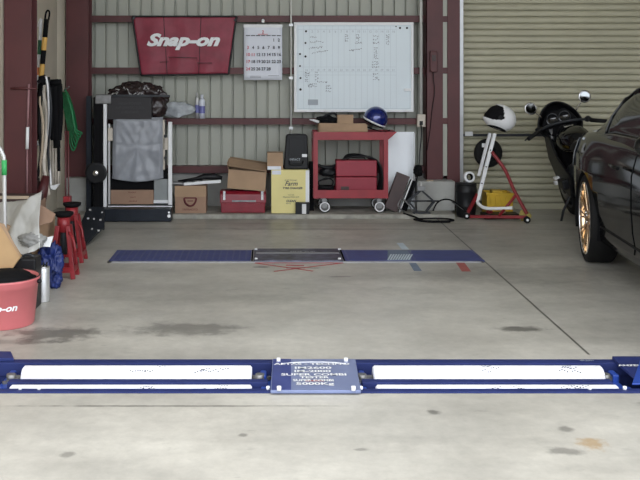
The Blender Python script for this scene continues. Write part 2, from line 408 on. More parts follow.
# wall phone like box on column
t = thing('wall_box', 'dark red narrow box hanging on the maroon column beside the whiteboard', 'switch box', (X(434,9.98), 9.99, Z(79,9.99)))
MB().box(X(430.5,9.97), X(437.5,9.97), 9.975, 10.018, Z(72,9.97), Z(51,9.97)).build('case', 'maroon', t, bevel=.006)
MB().box(X(432,9.97), X(436,9.97), 9.966, 9.976, Z(61,9.97), Z(55,9.97)).build('cover', 'wood', t, bevel=.002)
MB().tube([V(433,72,9.99), V(433.5,80,9.99), V(434.5,92,10.0), V(432,110,10.0), V(430,130,10.0), V(427,150,10.0)], .004, 6, smooth_path=4).build('cord', 'blackm', t)

# ------------------------------------------------------------------ things on the back wall
Yb = 10.12
# red fender cover banner
bn = thing('fender_cover', 'red vinyl cover with white logo lettering hung flat on back wall', 'banner', V(183, 75, Yb))
def bp(u, v):
    l = 132.5 + v*8.5; r = 236.5 - v*8; y = 16.5 + v*(58.8 - 1.2*u)
    d = .012*math.sin(u*19+v*3)*v + .01*noise.noise(Vector((u*6, v*4, 0)))
    return Vector((X(l + (r-l)*u, Yb), Yb - .012 + d*.8, Z(y, Yb)))
MB().grid(40, 24, bp).build('cloth', 'snapred', bn, solid=.004)
eb = MB()
for path in ([bp(i/30, 0) for i in range(31)], [bp(0, i/20) for i in range(21)], [bp(1, i/20) for i in range(21)], [bp(i/30, 1) for i in range(31)]):
    eb.tube([q + Vector((0,-.005,0)) for q in path], .010, 6)
eb.build('binding', 'blackc', bn)
def onb(dx, dz, off=-.009):
    px = 147 + (dx)*1000/Yb; py = 45.5 - dz*1000/Yb
    return Vector((X(px,Yb), Yb - .034 , Z(py,Yb)))
MB().text('Snap-on', .165, (0,0,0), off=.008, shear=.34, align='LEFT', fn=onb, sx=1.34).build('lettering', 'white', bn)
MB().tube([V(160,62,10.06)+Vector((.0,0,0)), V(168,62,10.06), V(168,57,10.06), V(197,58,10.06), V(197,63,10.06), V(212,63,10.06)], .0035, 6).build('stitched_pocket', 'blackc', bn)
for uu in (.30, .66):
    MB().tube([bp(uu, v/12)+Vector((0,-.004,0)) for v in range(13)], .003, 5).build('seam', 'blackc', bn)
for (px, py) in ((134,18),(235,20)):
    MB().cyl(V(px,py,10.085), V(px,py,10.055), .012).build('grommet', 'dgrey', bn)
# calendar
ca = thing('wall_calendar', 'white paper month calendar hanging on the maroon rail', 'calendar', V(263, 79.5, Yb))
MB().grid(8, 12, lambda u,v: Vector((X(243.8+38.4*u,Yb), Yb-.004+.004*math.sin(u*3)*v, Z(25.5+54.5*v,Yb)))).build('page', 'paper', ca, solid=.003)
MB().box(X(243.5,Yb), X(282.5,Yb), Yb-.012, Yb, Z(27.5,Yb), Z(24.5,Yb)).build('top_strip', 'white', ca, bevel=.001)
MB().blob(V(263,21,10.08), (.018,.012,.022), 0, sub=2).build('hanger', 'white', ca)
dk, rd = MB(), MB()
def ct(b, s_, px, py, sz): b.text(s_, sz, (X(px,Yb), Yb-.014, Z(py,Yb)), off=sz*.02)
rows = [(41.5,[None]*5+['1','2']), (49,list('3456789')), (56,[str(i) for i in range(10,17)]), (63,[str(i) for i in range(17,24)]), (70.3,['24','25','26','27','28'])]
for ry, r in rows:
    for k, t_ in enumerate(r):
        if t_: ct(rd if (k == 0 or t_ == '11') else dk, t_, 248 + k*5.15, ry, .043)
for k in range(7): dk.box(X(245.8+k*5.15,Yb), X(250+k*5.15,Yb), Yb-.0145, Yb-.0135, Z(36,Yb), Z(35.2,Yb))
for (px, py) in ((252,77.5),(252,76),(270,75.5)): dk.box(X(px-2,Yb), X(px+9,Yb), Yb-.0145, Yb-.0135, Z(py+.25,Yb), Z(py,Yb))
ct(rd, '2', 263, 33.5, .045); rd.box(X(258,Yb), X(268,Yb), Yb-.0145, Yb-.014, Z(34.6,Yb), Z(34.1,Yb))
dk.build('lettering', 'ink', ca); rd.build('red_lettering', 'redink', ca)
# whiteboard
Yw = 10.10
wb = thing('whiteboard', 'large white planning board with ruled columns and handwriting on back wall', 'whiteboard', V(354, 112, Yw))
MB().box(X(296,Yw), X(411.5,Yw), Yw, Yw+.02, Z(110,Yw), Z(24.5,Yw)).build('board', 'board', wb)
fr = MB()
fr.box(X(294,Yw), X(413.5,Yw), Yw-.010, Yw+.024, Z(25,Yw), Z(22.3,Yw)); fr.box(X(294,Yw), X(413.5,Yw), Yw-.010, Yw+.024, Z(112,Yw), Z(109.5,Yw))
fr.box(X(294,Yw), X(296.5,Yw), Yw-.010, Yw+.024, Z(110,Yw), Z(24,Yw)); fr.box(X(411,Yw), X(413.5,Yw), Yw-.010, Yw+.024, Z(110,Yw), Z(24,Yw))
fr.build('frame', 'white', wb, bevel=.003)
Yi = Yw - .001
gl = MB()
def ln(b, x0, y0, x1, y1, w=.35):
    if x0 == x1: b.box(X(x0-w/2,Yi), X(x0+w/2,Yi), Yi-.0006, Yi, Z(y1,Yi), Z(y0,Yi))
    else: b.box(X(x0,Yi), X(x1,Yi), Yi-.0006, Yi, Z(y0+w/2,Yi), Z(y0-w/2,Yi))
for k in range(17): ln(gl, 303.5+k*5.8, 26, 303.5+k*5.8, 108.5, .28)
ln(gl, 298, 26, 298, 108.5); ln(gl, 410, 26, 410, 108.5)
for y in (29.5, 67, 71.8, 75): ln(gl, 298, y, 396, y, .28)
ln(gl, 298, 26, 410, 26); ln(gl, 298, 108.5, 410, 108.5)
gl.build('ruling', 'inkp', wb)
nm = MB()
for k in range(16):
    nm.text(str(k+1), .032, (X(306.4+k*5.8,Yi), Yi-.001, Z(32.6,Yi))); nm.text(str(k+16), .030, (X(306.4+k*5.8,Yi), Yi-.001, Z(71,Yi)))
nm.build('numbering', 'ink2', wb)
hw = MB(); rr = random.Random(3)
def scrib(x, y, w, h, rows, slope=0):
    for r in range(rows):
        yy = y + r*h; xx = x
        while xx < x + w:
            l = rr.uniform(.8, 1.8); a = V(xx, yy+rr.uniform(-.8,.8)-slope*(xx-x), Yi-.001); b = V(xx+l, yy+rr.uniform(-1,1)-slope*(xx-x), Yi-.001)
            c_ = V(xx+l*.5, yy+rr.uniform(-1.2,1.2)-slope*(xx-x), Yi-.001)
            hw.bar(a, c_, .0035, .0008, up=(0,1,0)); hw.bar(c_, b, .0035, .0008, up=(0,1,0)); xx += l + rr.uniform(.2,.9)
scrib(310,37,7,3,1); scrib(310,42,12,3,1,.05); scrib(309,48,12,3,1,.08); scrib(312,53,15,3,1,.15)
scrib(345,35,3,2,4); scrib(356,35,3,2,4); scrib(355,43,6,2,1); scrib(349,51,12,2,1,.2)
scrib(373,36,5,3.4,3); scrib(374,48,3,2,6); scrib(372,62,6,2.4,3); scrib(386,35,2.5,2.2,5); scrib(373,74,5,2.6,3)
scrib(305,73,3,2.2,5); scrib(315,73,3,2.2,4); scrib(308,85,8,2.2,2,.2); scrib(326,86,4,2.6,3); scrib(317,82,10,3,1)
hw.build('handwriting', 'ink', wb)
mg = MB()
for (px, py, r_) in ((306,31.3,.011),(305.5,43,.010),(305.5,56.5,.011),(300,54,.010),(300,66,.009),(300.5,78,.010),(300.5,89.5,.012),(400,28,.011),(407,28,.011),(396,26.5,.007)):
    mg.cyl(V(px,py,Yi), V(px,py,Yi-.008), r_, seg=12)
mg.build('magnet', 'black', wb)
MB().box(X(308,Yi), X(318,Yi), Yi-.004, Yi, Z(105,Yi), Z(99.5,Yi)).build('label_plate', 'ink2', wb)
MB().box(X(404,Yi), X(410.5,Yi), Yi-.03, Yi, Z(91,Yi), Z(88.5,Yi)).build('eraser_clip', 'white', wb, bevel=.003)

# ------------------------------------------------------------------ items along the plinth
PZ = .044
def carton(name, label, px0, px1, pyt, Y0, depth, z0, m='card2', **k):
    t = thing(name, label, 'box', ((X(px0,Y0)+X(px1,Y0))/2, Y0+depth/2, z0))
    MB().box(X(px0,Y0), X(px1,Y0), Y0, Y0+depth, z0, Z(pyt,Y0)).build('carton', m, t, bevel=.003)
    return t
# brown box with letter mark
t = carton('cardboard_box', 'brown cardboard box printed with a dark red half round mark, under the long lamp', 175, 206, 186, 9.68, .26, PZ)
y = 9.678
MB().xz([(X(175,y)-.003,Z(196.7,y)),(X(206,y)+.003,Z(196.7,y)),(X(206,y)+.001,Z(186,y)),(X(175,y)-.001,Z(186,y))], y-.004, y).build('flap', 'card', t)
dd = MB()
arc = [V(190.2+6*math.cos(a), 198+8*math.sin(a), y-.002) for a in [PI*i/12 for i in range(13)]]
dd.tube(arc, .009, 4, flat=.2); dd.bar(V(184.5,198,y-.002), V(196,198,y-.002), .012, .002, up=(0,1,0)); dd.bar(V(187.5,201,y-.002), V(193,201,y-.002), .008, .002, up=(0,1,0))
dd.text('YAMAMOTO', .026, (X(190,y), y-.003, Z(210.4,y))); dd.build('print_mark', mat('brown_print', (.13,.025,.03), .8), t)
# long lamp/wand lying over the box
t = thing('work_light', 'long white light bar with black handle lying across brown box top', 'work light', (X(190,9.74), 9.74, Z(186,9.74)))
MB().bar(V(182.5,184.2,9.72), V(221,181.2,9.74), .028, .03).build('tube', 'white', t, bevel=.006)
MB().tube([V(160,185,9.72), V(172,183.5,9.71), V(184,183.8,9.715)], [.018,.02,.02], 10, smooth_path=3).build('socket', 'steel', t)
MB().tube([V(178,181.5,9.78), V(196,178.8,9.79), V(204,176.8,9.79), V(214,176.5,9.8), V(222,178.5,9.8)], [.012,.018,.03,.034,.024], 10, smooth_path=0).build('handle', 'black', t)
MB().tube([V(205,178,9.76), V(198,182,9.73), V(188,181,9.71), V(180,184,9.70)], .006, 6, smooth_path=4).build('cord', 'black', t)
# red toolbox
t = thing('toolbox', 'glossy dark red metal toolbox with silver latches on the plinth', 'toolbox', (X(243,9.7), 9.82, PZ))
MB().xz([(X(221,9.7),PZ),(X(265,9.7),PZ),(X(265.5,9.7),Z(199,9.7)),(X(220.5,9.7),Z(199,9.7))], 9.70, 9.93).build('body', 'toolred', t, bevel=.008)
MB().yz([(9.695,Z(203,9.7)),(9.935,Z(203,9.7)),(9.93,Z(194.5,9.7)),(9.90,Z(191.5,9.7)),(9.74,Z(191.5,9.7)),(9.70,Z(194.5,9.7))], X(219.8,9.7), X(266.2,9.7)).build('lid', 'toolred', t, bevel=.007)
for px in (223, 261): MB().box(X(px,9.69), X(px+2.5,9.69), 9.682, 9.698, Z(200,9.69), Z(191,9.69)).build('latch', 'chrome', t, bevel=.002)
MB().box(X(232,9.69), X(256,9.69), 9.690, 9.698, Z(202,9.69), Z(200.3,9.69)).build('name_strip', 'steel', t)
MB().bar(V(226,204,9.697), V(260,204,9.697), .008, .01).build('rib', 'toolred', t)
MB().tube([V(231,191,9.82), V(232,188.8,9.82), V(255,188.8,9.82), V(256,191,9.82)], .006, 8).build('handle', 'chrome', t)
# open tilted box on toolbox
t = thing('cardboard_box', 'tan open cardboard box tilted on top of the red toolbox', 'box', (X(246,9.74), 9.84, Z(190.5,9.74)))
rot = Matrix.Translation(V(246,190.2,9.72)) @ Matrix.Rotation(math.radians(4.5), 4, 'Y')
w = .185
b = MB(); h0 = .19; wt=.005
b.box(-w, w, 0, wt, 0, h0); b.box(-w, w, .2-wt, .2, 0, h0); b.box(-w, -w+wt, wt, .2-wt, 0, h0); b.box(w-wt, w, wt, .2-wt, 0, h0); b.box(-w, w, 0, .2, 0, wt)
b.xform(rot).build('carton', 'card', t)
b = MB()
b._add([rot@Vector(p) for p in ((-w,.2,h0),(w,.2,h0),(w*1.02,.26,h0+.07),(-w*1.02,.26,h0+.10))], [(0,1,2,3)])
b.build('flap', 'cardin', t, solid=.004)
b = MB()
b._add([rot@Vector(p) for p in ((-w,.0,h0),(-w,.2,h0),(-w-.01,.19,h0+.085),(-w-.02,.02,h0+.055))], [(0,1,2,3)])
b._add([rot@Vector(p) for p in ((-w-.005,-.02,h0+.035),(w*1.0,-.035,h0+.012),(w*.98,.19,h0+.055),(-w-.01,.19,h0+.09))], [(0,1,2,3)])
b.build('flap', 'card', t, solid=.005)
# yellow box
t = thing('folder_box', 'tall pale yellow card box with black title text on the plinth', 'box', (X(290,9.68), 9.76, PZ))
MB().box(X(271.3,9.68), X(308,9.68), 9.68, 9.86, PZ, Z(170,9.68)).build('carton', 'yellow', t, bevel=.003)
MB().box(X(305.6,9.678), X(309.3,9.678), 9.676, 9.855, PZ+.09, Z(170.3,9.678)).build('edge_strip', 'white', t)
b = MB(); yy = 9.679
def tx(s_, px, py, sz, sh=0, of=0): b.text(s_, sz, (X(px,yy), yy-.001, Z(py,yy)), shear=sh, off=of)
tx('ELECTRONIC', 291, 181, .020); tx('Farm', 291, 185.6, .060, .35, .001); tx('TYRE CHANGER', 292.5, 189, .026, .2, .001); tx('THE SAFE', 291, 195.5, .014); tx('REGULATION KIT', 291, 197.8, .020); tx('CLEAN', 291, 202, .03, .2, .001); tx('Service', 288.5, 204, .016)
b.build('lettering', 'ink', t)
MB().box(X(272,9.679), X(281,9.679), 9.677, 9.679, Z(174.5,9.679), Z(170.5,9.679)).build('pale_label', 'paper', t)
# small black box with white item in front
t = thing('small_case', 'small black box with pale paper front at foot of yellow box', 'box', (X(301,9.62), 9.64, PZ))
MB().box(X(295.5,9.61), X(309.5,9.61), 9.612, 9.672, PZ, Z(202.7,9.61)).build('body', 'black', t, bevel=.004)
MB().box(X(302,9.61), X(306.2,9.61), 9.606, 9.613, PZ+.004, Z(204,9.61)).build('paper_label', 'lightmetal', t, bevel=.002)
# small carton top
t = carton('cardboard_box', 'small brown carton with pale underside on the yellow box corner', 267.2, 283, 152.6, 9.70, .13, Z(170,9.68), 'card')
MB().box(X(267.5,9.698), X(281,9.698), 9.694, 9.70, Z(169.6,9.7), Z(166.2,9.7)).build('tape_strip', 'paper', t)
# black case on yellow box
t = thing('tool_case', 'black moulded plastic tool case standing on the yellow box', 'case', (X(296,9.76), 9.8, Z(170,9.68)))
y1 = 9.73
MB().xz([(X(283.6,y1),Z(169.5,y1)),(X(308.5,y1),Z(169.5,y1)),(X(307.6,y1),Z(136,y1)),(X(305.5,y1),Z(134.4,y1)),(X(288,y1),Z(134.4,y1)),(X(286,y1),Z(136,y1))], y1, y1+.12).build('shell', 'black', t, bevel=.012)
MB().box(X(289,y1), X(305,y1), y1-.006, y1, Z(156,y1), Z(138,y1)).build('raised_panel', 'black', t, bevel=.006)
MB().tube([V(289,161,y1-.006),V(290,164.5,y1-.02),V(302,164.5,y1-.02),V(303,161,y1-.006)], .009, 8).build('handle', 'black', t)
MB().box(X(302,y1), X(307,y1), y1-.012, y1-.004, Z(157,y1), Z(154,y1)).build('white_latch', 'white', t, bevel=.002)
MB().text('IMPACT', .03, (X(295,y1), y1-.002, Z(160.5,y1))).build('lettering', 'ink2', t)
t = carton('storage_tub', 'low black tub on the plinth behind the yellow box and cart', 309.5, 314, 163, 9.84, .2, PZ, 'blackm')
t['category'] = 'tub'; 

# ------------------------------------------------------------------ red service cart
y0, y1 = 9.68, 10.05
ct_ = thing('service_cart', 'red two tray steel service cart on casters holding helmet and red case', 'cart', (X(350,9.85), 9.86, PZ))
xl, xr = X(313.5, y0), X(388, y0)
def tray(zt, zb):
    b = MB(); t_ = .003
    b.box(xl, xr, y0, y0+t_, zb, zt); b.box(xl, xr, y1-t_, y1, zb, zt); b.box(xl, xl+t_, y0, y1, zb, zt); b.box(xr-t_, xr, y0, y1, zb, zt)
    fz = zt-.05 if zt > .5 else zb
    b.box(xl, xr, y0, y1, fz, fz+.004); return b
tray(Z(132,y0), Z(140,y0)).build('top_tray', 'cartred', ct_, bevel=.003)
tray(Z(190,y0), Z(198.5,y0)).build('bottom_tray', 'cartred', ct_, bevel=.003)
for xx, sg in ((xl, 1), (xr, -1)):
    for yy, sy in ((y0, 1), (y1, -1)):
        b = MB(); b.box(xx, xx+sg*.042, yy-sy*.002, yy+sy*.002, Z(198.5,y0), Z(133,y0)); b.box(xx-sg*.002, xx+sg*.002, yy, yy+sy*.042, Z(198.5,y0), Z(133,y0))
        b.build('post', 'cartred', ct_)
b = MB()
for yy in (y0, y1-.03): b.yz([(yy, 0),(yy+.03,0),(yy+.03,.02),(yy,.02)], 0, .001)
b = MB(); b._add([Vector(p) for p in ((xr,y0,Z(140,y0)),(xr,y1,Z(140,y0)),(xr,y1,Z(132,y0)),(xr,y0,Z(132,y0)),(X(397,y0),y0,Z(132,y0)),(X(397,y0),y1,Z(132,y0)))], [(0,1,2,3),(3,2,5,4),(0,3,4),(1,5,2),(0,4,5,1)])
b.build('side_handle', 'cartred', ct_, bevel=.003)
for px in (324, 379):
    for yy in (y0+.045, y1-.05):
        xc = X(px, y0+.02); R = .057
        cs = MB(); cs.box(xc-.02, xc+.02, yy-.02, yy+.02, Z(198.5,y0)-.012, Z(198.5,y0)); 
        for dy in (-.018, .015): cs.box(xc-.018, xc+.026, yy+dy, yy+dy+.003, PZ+R-.01, Z(198.5,y0)-.01)
        cf = cs.build('caster', 'steel', ct_)
        MB().lathe([(.001,-.013),(R-.014,-.013),(R,-.011),(R+.0,.011),(R-.014,.013),(.001,.013)], (xc+.008,yy,PZ+R), (0,1,0), 24).build('wheel', 'rubber', cf)
        MB().lathe([(.001,-.016),(R-.018,-.015),(R-.016,-.012)], (xc+.008,yy,PZ+R), (0,1,0), 24).build('hub', 'steel', cf)
        MB().torus((xc+.008,yy-.012,PZ+R), R-.014, .007, (0,1,0)).build('rim_ring', 'white', cf)
CT = Z(132,y0)-.046
# on the cart top
t = thing('cardboard_box', 'flat long tan carton lying open on the red cart top', 'box', (X(343,9.8), 9.82, CT))
MB().box(X(318.5,9.76), X(367.5,9.76), 9.76, 9.96, CT, Z(124.5,9.76)).build('carton', 'card', t, bevel=.003)
MB().xz([(X(321,9.75),Z(132,9.75)),(X(368,9.75),Z(131.5,9.75)),(X(366,9.75),Z(123.5,9.75)),(X(319,9.75),Z(123,9.75))], 9.745, 9.75).build('flap', 'card', t)
b = MB(); b.box(X(337.3,9.8), X(353.3,9.8), 9.8, 9.9, Z(124.5,9.76), Z(115,9.8))
b.build('carton', 'card', label='small tan carton on top of the long carton on the cart', cat='box', bevel=.003).name = 'small_carton'
t = thing('heat_gun', 'black cloth wrapped tool with white tip on the cart top left', 'tool', V(325,125,9.85))
MB().tube([V(309.5,119.5,9.8), V(314,120.5,9.8), V(319,122,9.8)], [.006,.012,.014], 10).build('nozzle', 'white', t)
MB().blob(V(327,120.3,9.86), (.115,.07,.042), .35, 2.2, seed=2).build('body', 'blackm', t)
MB().tube([V(316,122,9.82), V(325,116,9.84), V(334,113.2,9.86), V(338,118,9.87)], [.012,.02,.018,.012], 8, smooth_path=4).build('strap', 'black', t)
# blue helmet
HC = V(375.8, 118.5, 9.84); HR = .117
hb = thing('open_face_helmet', 'metallic blue open face helmet with pale trim on the red cart', 'helmet', (HC.x, HC.y, CT))
def dome(R, cut, c, ax, seg=36, rings=16, sq=(1,1,1)):
    pr = [(R*math.sin(a), R*math.cos(a)) for a in [cut*i/rings for i in range(rings+1)]]
    return MB().lathe(pr, c, ax, seg)
ax = Vector((.46, -.10, 1)).normalized()
dome(HR, math.radians(108), HC, ax).build('shell', 'bluehel', hb, solid=.006)
MB().torus(HC - ax*HR*.31, HR*.955, .010, ax, 36).build('edge_trim', 'white', hb)
MB().lathe([(HR*.93, -.03), (HR*.90,-.06),(HR*.7,-.062),(HR*.72,-.02)], HC, ax).build('lining', 'blackm', hb)
MB().tube([V(367,127,9.80), V(374,129.5,9.79), V(384,132,9.78), V(390,130,9.8)], .006, 6, smooth_path=4).build('chin_strap', 'blackm', hb)
# lower tray content
LT = Z(198.5,y0)+.004
t = thing('blow_mould_case', 'red plastic carrying case on the lower cart tray', 'case', (X(356,9.8), 9.86, LT))
MB().box(X(336,9.76), X(377,9.76), 9.76, 9.94, LT, Z(177.2,9.76)).build('lower_shell', mat('case_red', (.30,.022,.042), .45, var=.08), t, bevel=.010)
MB().box(X(336,9.76), X(377,9.76), 9.76, 9.94, Z(176.6,9.76), Z(160.5,9.76)).build('upper_shell', MATS['case_red'], t, bevel=.010)
MB().box(X(341,9.755), X(349,9.755), 9.752, 9.76, Z(190.5,9.755), Z(186.5,9.755)).build('maker_plate', 'wood', t)
MB().tube([V(347,160.5,9.85), V(349,157.5,9.85), V(364,157.5,9.85), V(366,160.5,9.85)], .008, 8).build('handle', 'black', t)
b = MB()
for k in range(5):
    o_ = k*1.3
    b.tube([V(338+o_,163+k*.6,9.80+.02*k), V(346,158.5-k*.7,9.83+.02*k), V(360,156.2-k*.4,9.84+.02*k), V(372,158+k*.4,9.83+.02*k), V(380-k*.5,165,9.80+.02*k), V(382.5-k*.6,178,9.79+.02*k), V(381-k,190,9.80+.02*k)], .010, 8, smooth_path=6)
b.build('air_hose', 'black', label='coiled black air hose looped over the red case on the cart', cat='hose')
t = thing('hand_grinder', 'black power tool with cords at left of the cart lower tray', 'power tool', (X(327,9.82), 9.85, LT))
MB().blob(V(328,172,9.86), (.085,.06,.045), .25, 2, seed=5).build('body', 'black', t)
MB().tube([V(318,165,9.82), V(323,167,9.83), V(331,167.5,9.84), V(336,165,9.86)], .016, 8, smooth_path=4).build('handle', 'black', t)
MB().tube([V(320,181,9.8), V(326,178,9.8), V(333,181,9.82), V(330,187,9.84), V(320,186,9.84), V(319,181,9.84), V(327,179,9.86), V(334,177,9.88)], .007, 6, smooth_path=5).build('cord', 'black', t)
MB().box(X(318,9.84), X(334,9.84), 9.84, 9.94, LT, Z(186,9.84)).build('base', 'blackm', t, bevel=.006)

# ------------------------------------------------------------------ right of the cart
t = MB(); t._add([Vector(p) for p in ((X(386,10.0),9.98,PZ),(X(414,10.0),9.98,PZ),(X(414,10.1),10.11,Z(132,10.1)),(X(386,10.1),10.11,Z(132,10.1)))], [(0,1,2,3)])
pn = t.build('leaning_sheet', mat('white_melamine', (.84,.88,.92), .3), solid=.012, label='plain white panel leaning on the back wall behind the red cart', cat='panel')
t = MB().box(X(413.4,9.97), X(414.8,9.97), 9.965, 9.99, PZ, Z(133,9.98)); t.build('edge_strip', 'galv', pn)
def lean(px0, pxt, w, hh, Y, m, name, label, dy=.05, th=.02, cat='panel'):
    # board resting on its lower edge, tilted to the right
    a = V(px0, 68+(CAMZ-PZ)*1000/Y, Y); top = V(pxt, hh, Y+dy)
    d = (top-a).normalized(); n = Vector((d.z,0,-d.x)).normalized()
    b = MB(); vs = []
    for (s_, l_) in ((0,0),(w,0),(w,1),(0,1)):
        q = a + n*s_ + (top-a)*l_ + Vector((0,0,0)); vs.append(q)
    mz = min(v.z for v in vs)
    for v in vs: v.z += PZ - mz
    b._add(vs + [v+Vector((0,th*3,0)) for v in vs], [(0,1,2,3),(7,6,5,4),(0,4,5,1),(1,5,6,2),(2,6,7,3),(3,7,4,0)])
    o = b.build(name, m, bevel=.003, label=label, cat=cat); return o
o = lean(384.5, 397.5, .130, 177, 9.74, 'wood', 'dark_board', 'dark brown board leaning beside the cart right caster', dy=.04)
o = lean(399, 412.5, .012, 178, 9.72, 'lightmetal', 'metal_strip', 'thin pale aluminium strip leaning on the dark board', dy=.04, th=.008, cat='strip')
o = lean(401, 411, .06, 182, 9.80, 'blackm', 'black_board', 'narrow black board leaning behind the pale aluminium strip', dy=.04)
# scissor jack stand
yj = 9.68
js = thing('scissor_jack', 'grey steel scissor jack standing on the plinth before concrete pier', 'jack', (X(421,yj), yj, PZ))
a, bq, c, d = V(408,201,yj), V(421,190,yj), V(434,201.5,yj), V(421,209,yj)
MB().box(X(413,yj), X(430,yj), yj-.04, yj+.04, PZ, PZ+.012).build('base_plate', 'dgrey', js)
b = MB()
for dy in (-.02, .02):
    o_ = Vector((0,dy,0)); b.bar(a+o_, bq+o_, .018, .006, up=(0,1,0)); b.bar(bq+o_, c+o_, .018, .006, up=(0,1,0)); b.bar(a+o_, V(417,211.5,yj)+o_, .018, .006, up=(0,1,0)); b.bar(c+o_, V(426,211.5,yj)+o_, .018, .006, up=(0,1,0))
b.build('arm', 'dgrey', js)
MB().cyl(V(404,201,yj), V(438.5,201,yj), .008).build('screw', 'dgrey', js)
MB().box(X(417,yj), X(425,yj), yj-.025, yj+.025, Z(190.5,yj), Z(186,yj)).build('saddle', 'steel', js, bevel=.004)
MB().cyl(V(421,190,yj), V(421,182,yj), .010).build('post', 'lightmetal', js)
# drop light / black gadget on pier edge and cords on floor
MB().blob(V(418,171,9.84), (.042,.04,.055), .4, 2.4, seed=9).build('cord_bundle', 'blackm', label='bundled black cord hanging from outlet cord above scissor jack', cat='cord')
b = MB()
b.tube([(X(405,9.5),9.62,PZ+.01),(X(415,9.5),9.55,.03),(X(425,9.4),9.42,.010),(X(443,9.4),9.40,.010),(X(455,9.4),9.46,.010),(X(446,9.5),9.55,.012),(X(430,9.5),9.56,.012),(X(414,9.5),9.50,.012),(X(428,9.38),9.37,.010),(X(450,9.38),9.36,.010)], .008, 8, smooth_path=8)
b.tube([V(433,211,9.58), V(437,203,9.58), V(444,199.5,9.58), V(452,200.5,9.55), V(460,206,9.5), V(467,212,9.45)], .007, 8, smooth_path=6)
b.build('floor_cable', 'blackm', label='loose black cable curling over plinth edge onto floor', cat='cable')
MB().tube([V(452,201.5,9.6), V(466,211,9.48)], .006, 8).build('metal_rod', 'steel', label='short thin steel rod leaning by the cable at red stand', cat='rod')
b = MB(); b.tube([V(404,211.8,9.66), V(398,206,9.64), V(402,199,9.66), V(408,204,9.66), V(413,211.5,9.66)], .007, 8, smooth_path=6)
b.build('jack_crank', 'steel', label='bent steel crank handle lying left of the scissor jack', cat='handle')
MB().blob(V(430,181.3,9.9), (.035,.03,.014), .5, 3, seed=4, flatz=-.006).build('rag', 'tan', label='small crumpled pale rag on top of the concrete pier', cat='rag')

# black bucket with tape roll
yk = 9.75
t = thing('black_drum', 'black plastic drum standing on floor before shutter guide rail', 'drum', (X(467,yk), yk, 0))
prf = [(.001,0),(.088,0),(.092,.03),(.098,.10),(.101,.11),(.098,.12),(.102,.24),(.107,.25),(.103,.26),(.102,.31),(.095,.315)]
MB().lathe(prf, (X(466,yk),yk,0), seg=28).build('body', 'black', t)
MB().lathe([(.001,.314),(.10,.314),(.104,.322),(.10,.330),(.001,.330)], (X(466,yk),yk,0), seg=28).build('lid', 'black', t)
rc = Vector((X(468.5,yk), yk-.02, .330+.058))
t = thing('tape_roll', 'white tape roll standing on the black drum lid', 'tape roll', (rc.x, rc.y, .330))
MB().lathe([(.028,-.02),(.055,-.02),(.055,.02),(.028,.02),(.028,-.02)], rc, (.25,-1,.2), 28).build('roll', 'white', t)
MB().lathe([(.0265,-.021),(.034,-.0215),(.034,.0215),(.0265,.021),(.0265,-.021)], rc, (.25,-1,.2), 24).build('core', 'blackm', t)

# ------------------------------------------------------------------ motorcycle engine/paddock stand (red and white)
ys = 9.45
sd = thing('motorcycle_stand', 'red and white tubular steel stand carrying a white helmet', 'stand', (X(497,ys), ys, 0))
b = MB(); b.bar(V(467,216.6,9.62), V(527,217,9.36), .03, .028); b.build('foot_bar', 'redpaint', sd, bevel=.004)
MB().bar(V(466,216,9.60), V(477.5,194,9.66), .026).build('left_brace', 'redpaint', sd, bevel=.003)
MB().bar(V(477.6,200,9.66), V(494.5,133.5,9.72), .034, .04).build('upright', 'white', sd, bevel=.004)
MB().bar(V(478.5,176,9.80), V(490,133,9.82), .030, .03).build('rear_upright', 'white', sd, bevel=.004)
MB().tube([V(477.6,196,9.66), V(478,203,9.64), V(485,208,9.56), V(500,208.5,9.48), V(513,207.8,9.42)], .016, 10, smooth_path=6).build('curved_arm', 'white', sd)
MB().tube([V(492,152,9.66), V(505,170,9.58), V(514,190,9.48), V(527,214,9.36)], .017, 10, smooth_path=6).build('front_leg', 'redpaint', sd)
MB().tube([V(516,195,9.46), V(508,205,9.46), V(499,216,9.46)], .014, 8).build('cross_brace', 'redpaint', sd)
for (px,py,yy) in ((527,216.3,9.33),(466.5,216.3,9.58)):
    wl = MB().lathe([(.001,-.018),(.028,-.018),(.032,-.012),(.032,.012),(.028,.018),(.001,.018)], (X(px,yy),yy,.034), (0,1,0), 20).build('foot_wheel', 'rubber', sd)
    MB().cyl((X(px,yy),yy-.019,.034),(X(px,yy),yy-.022,.034),.012).build('hub', 'white', wl)
b = MB()
for q in (.25,.5,.75):
    b.cyl(V(494.5,133.5,9.7).lerp(V(477.6,200,9.64), q), V(494.5,133.5,9.7).lerp(V(477.6,200,9.64), q)+Vector((0,-.012,0)), .006)
b.build('bolt', 'dgrey', sd)
# black wheel-like disc behind
t = thing('tyre', 'black round tyre hanging behind the white stand uprights', 'tyre', (X(488,9.9), 9.9, .48))
dc = V(488, 153, 9.92)
MB().lathe([(.075,-.03),(.125,-.035),(.143,-.015),(.143,.02),(.12,.035),(.075,.03)], dc, (.15,-1,0), 36).build('tread', 'rubber', t)
MB().lathe([(.001,-.012),(.03,-.02),(.078,-.008),(.078,.02)], dc, (.15,-1,0), 30).build('rim', 'black', t)
MB().box(dc.x-.07, dc.x-.035, dc.y-.055, dc.y-.03, dc.z+.06, dc.z+.10).build('white_label', 'white', t, bevel=.003)
# hook rod that carries it
b = MB().tube([V(487,152,9.92), V(485,152,9.83)], .012, 8); b.build('axle', 'steel', t)
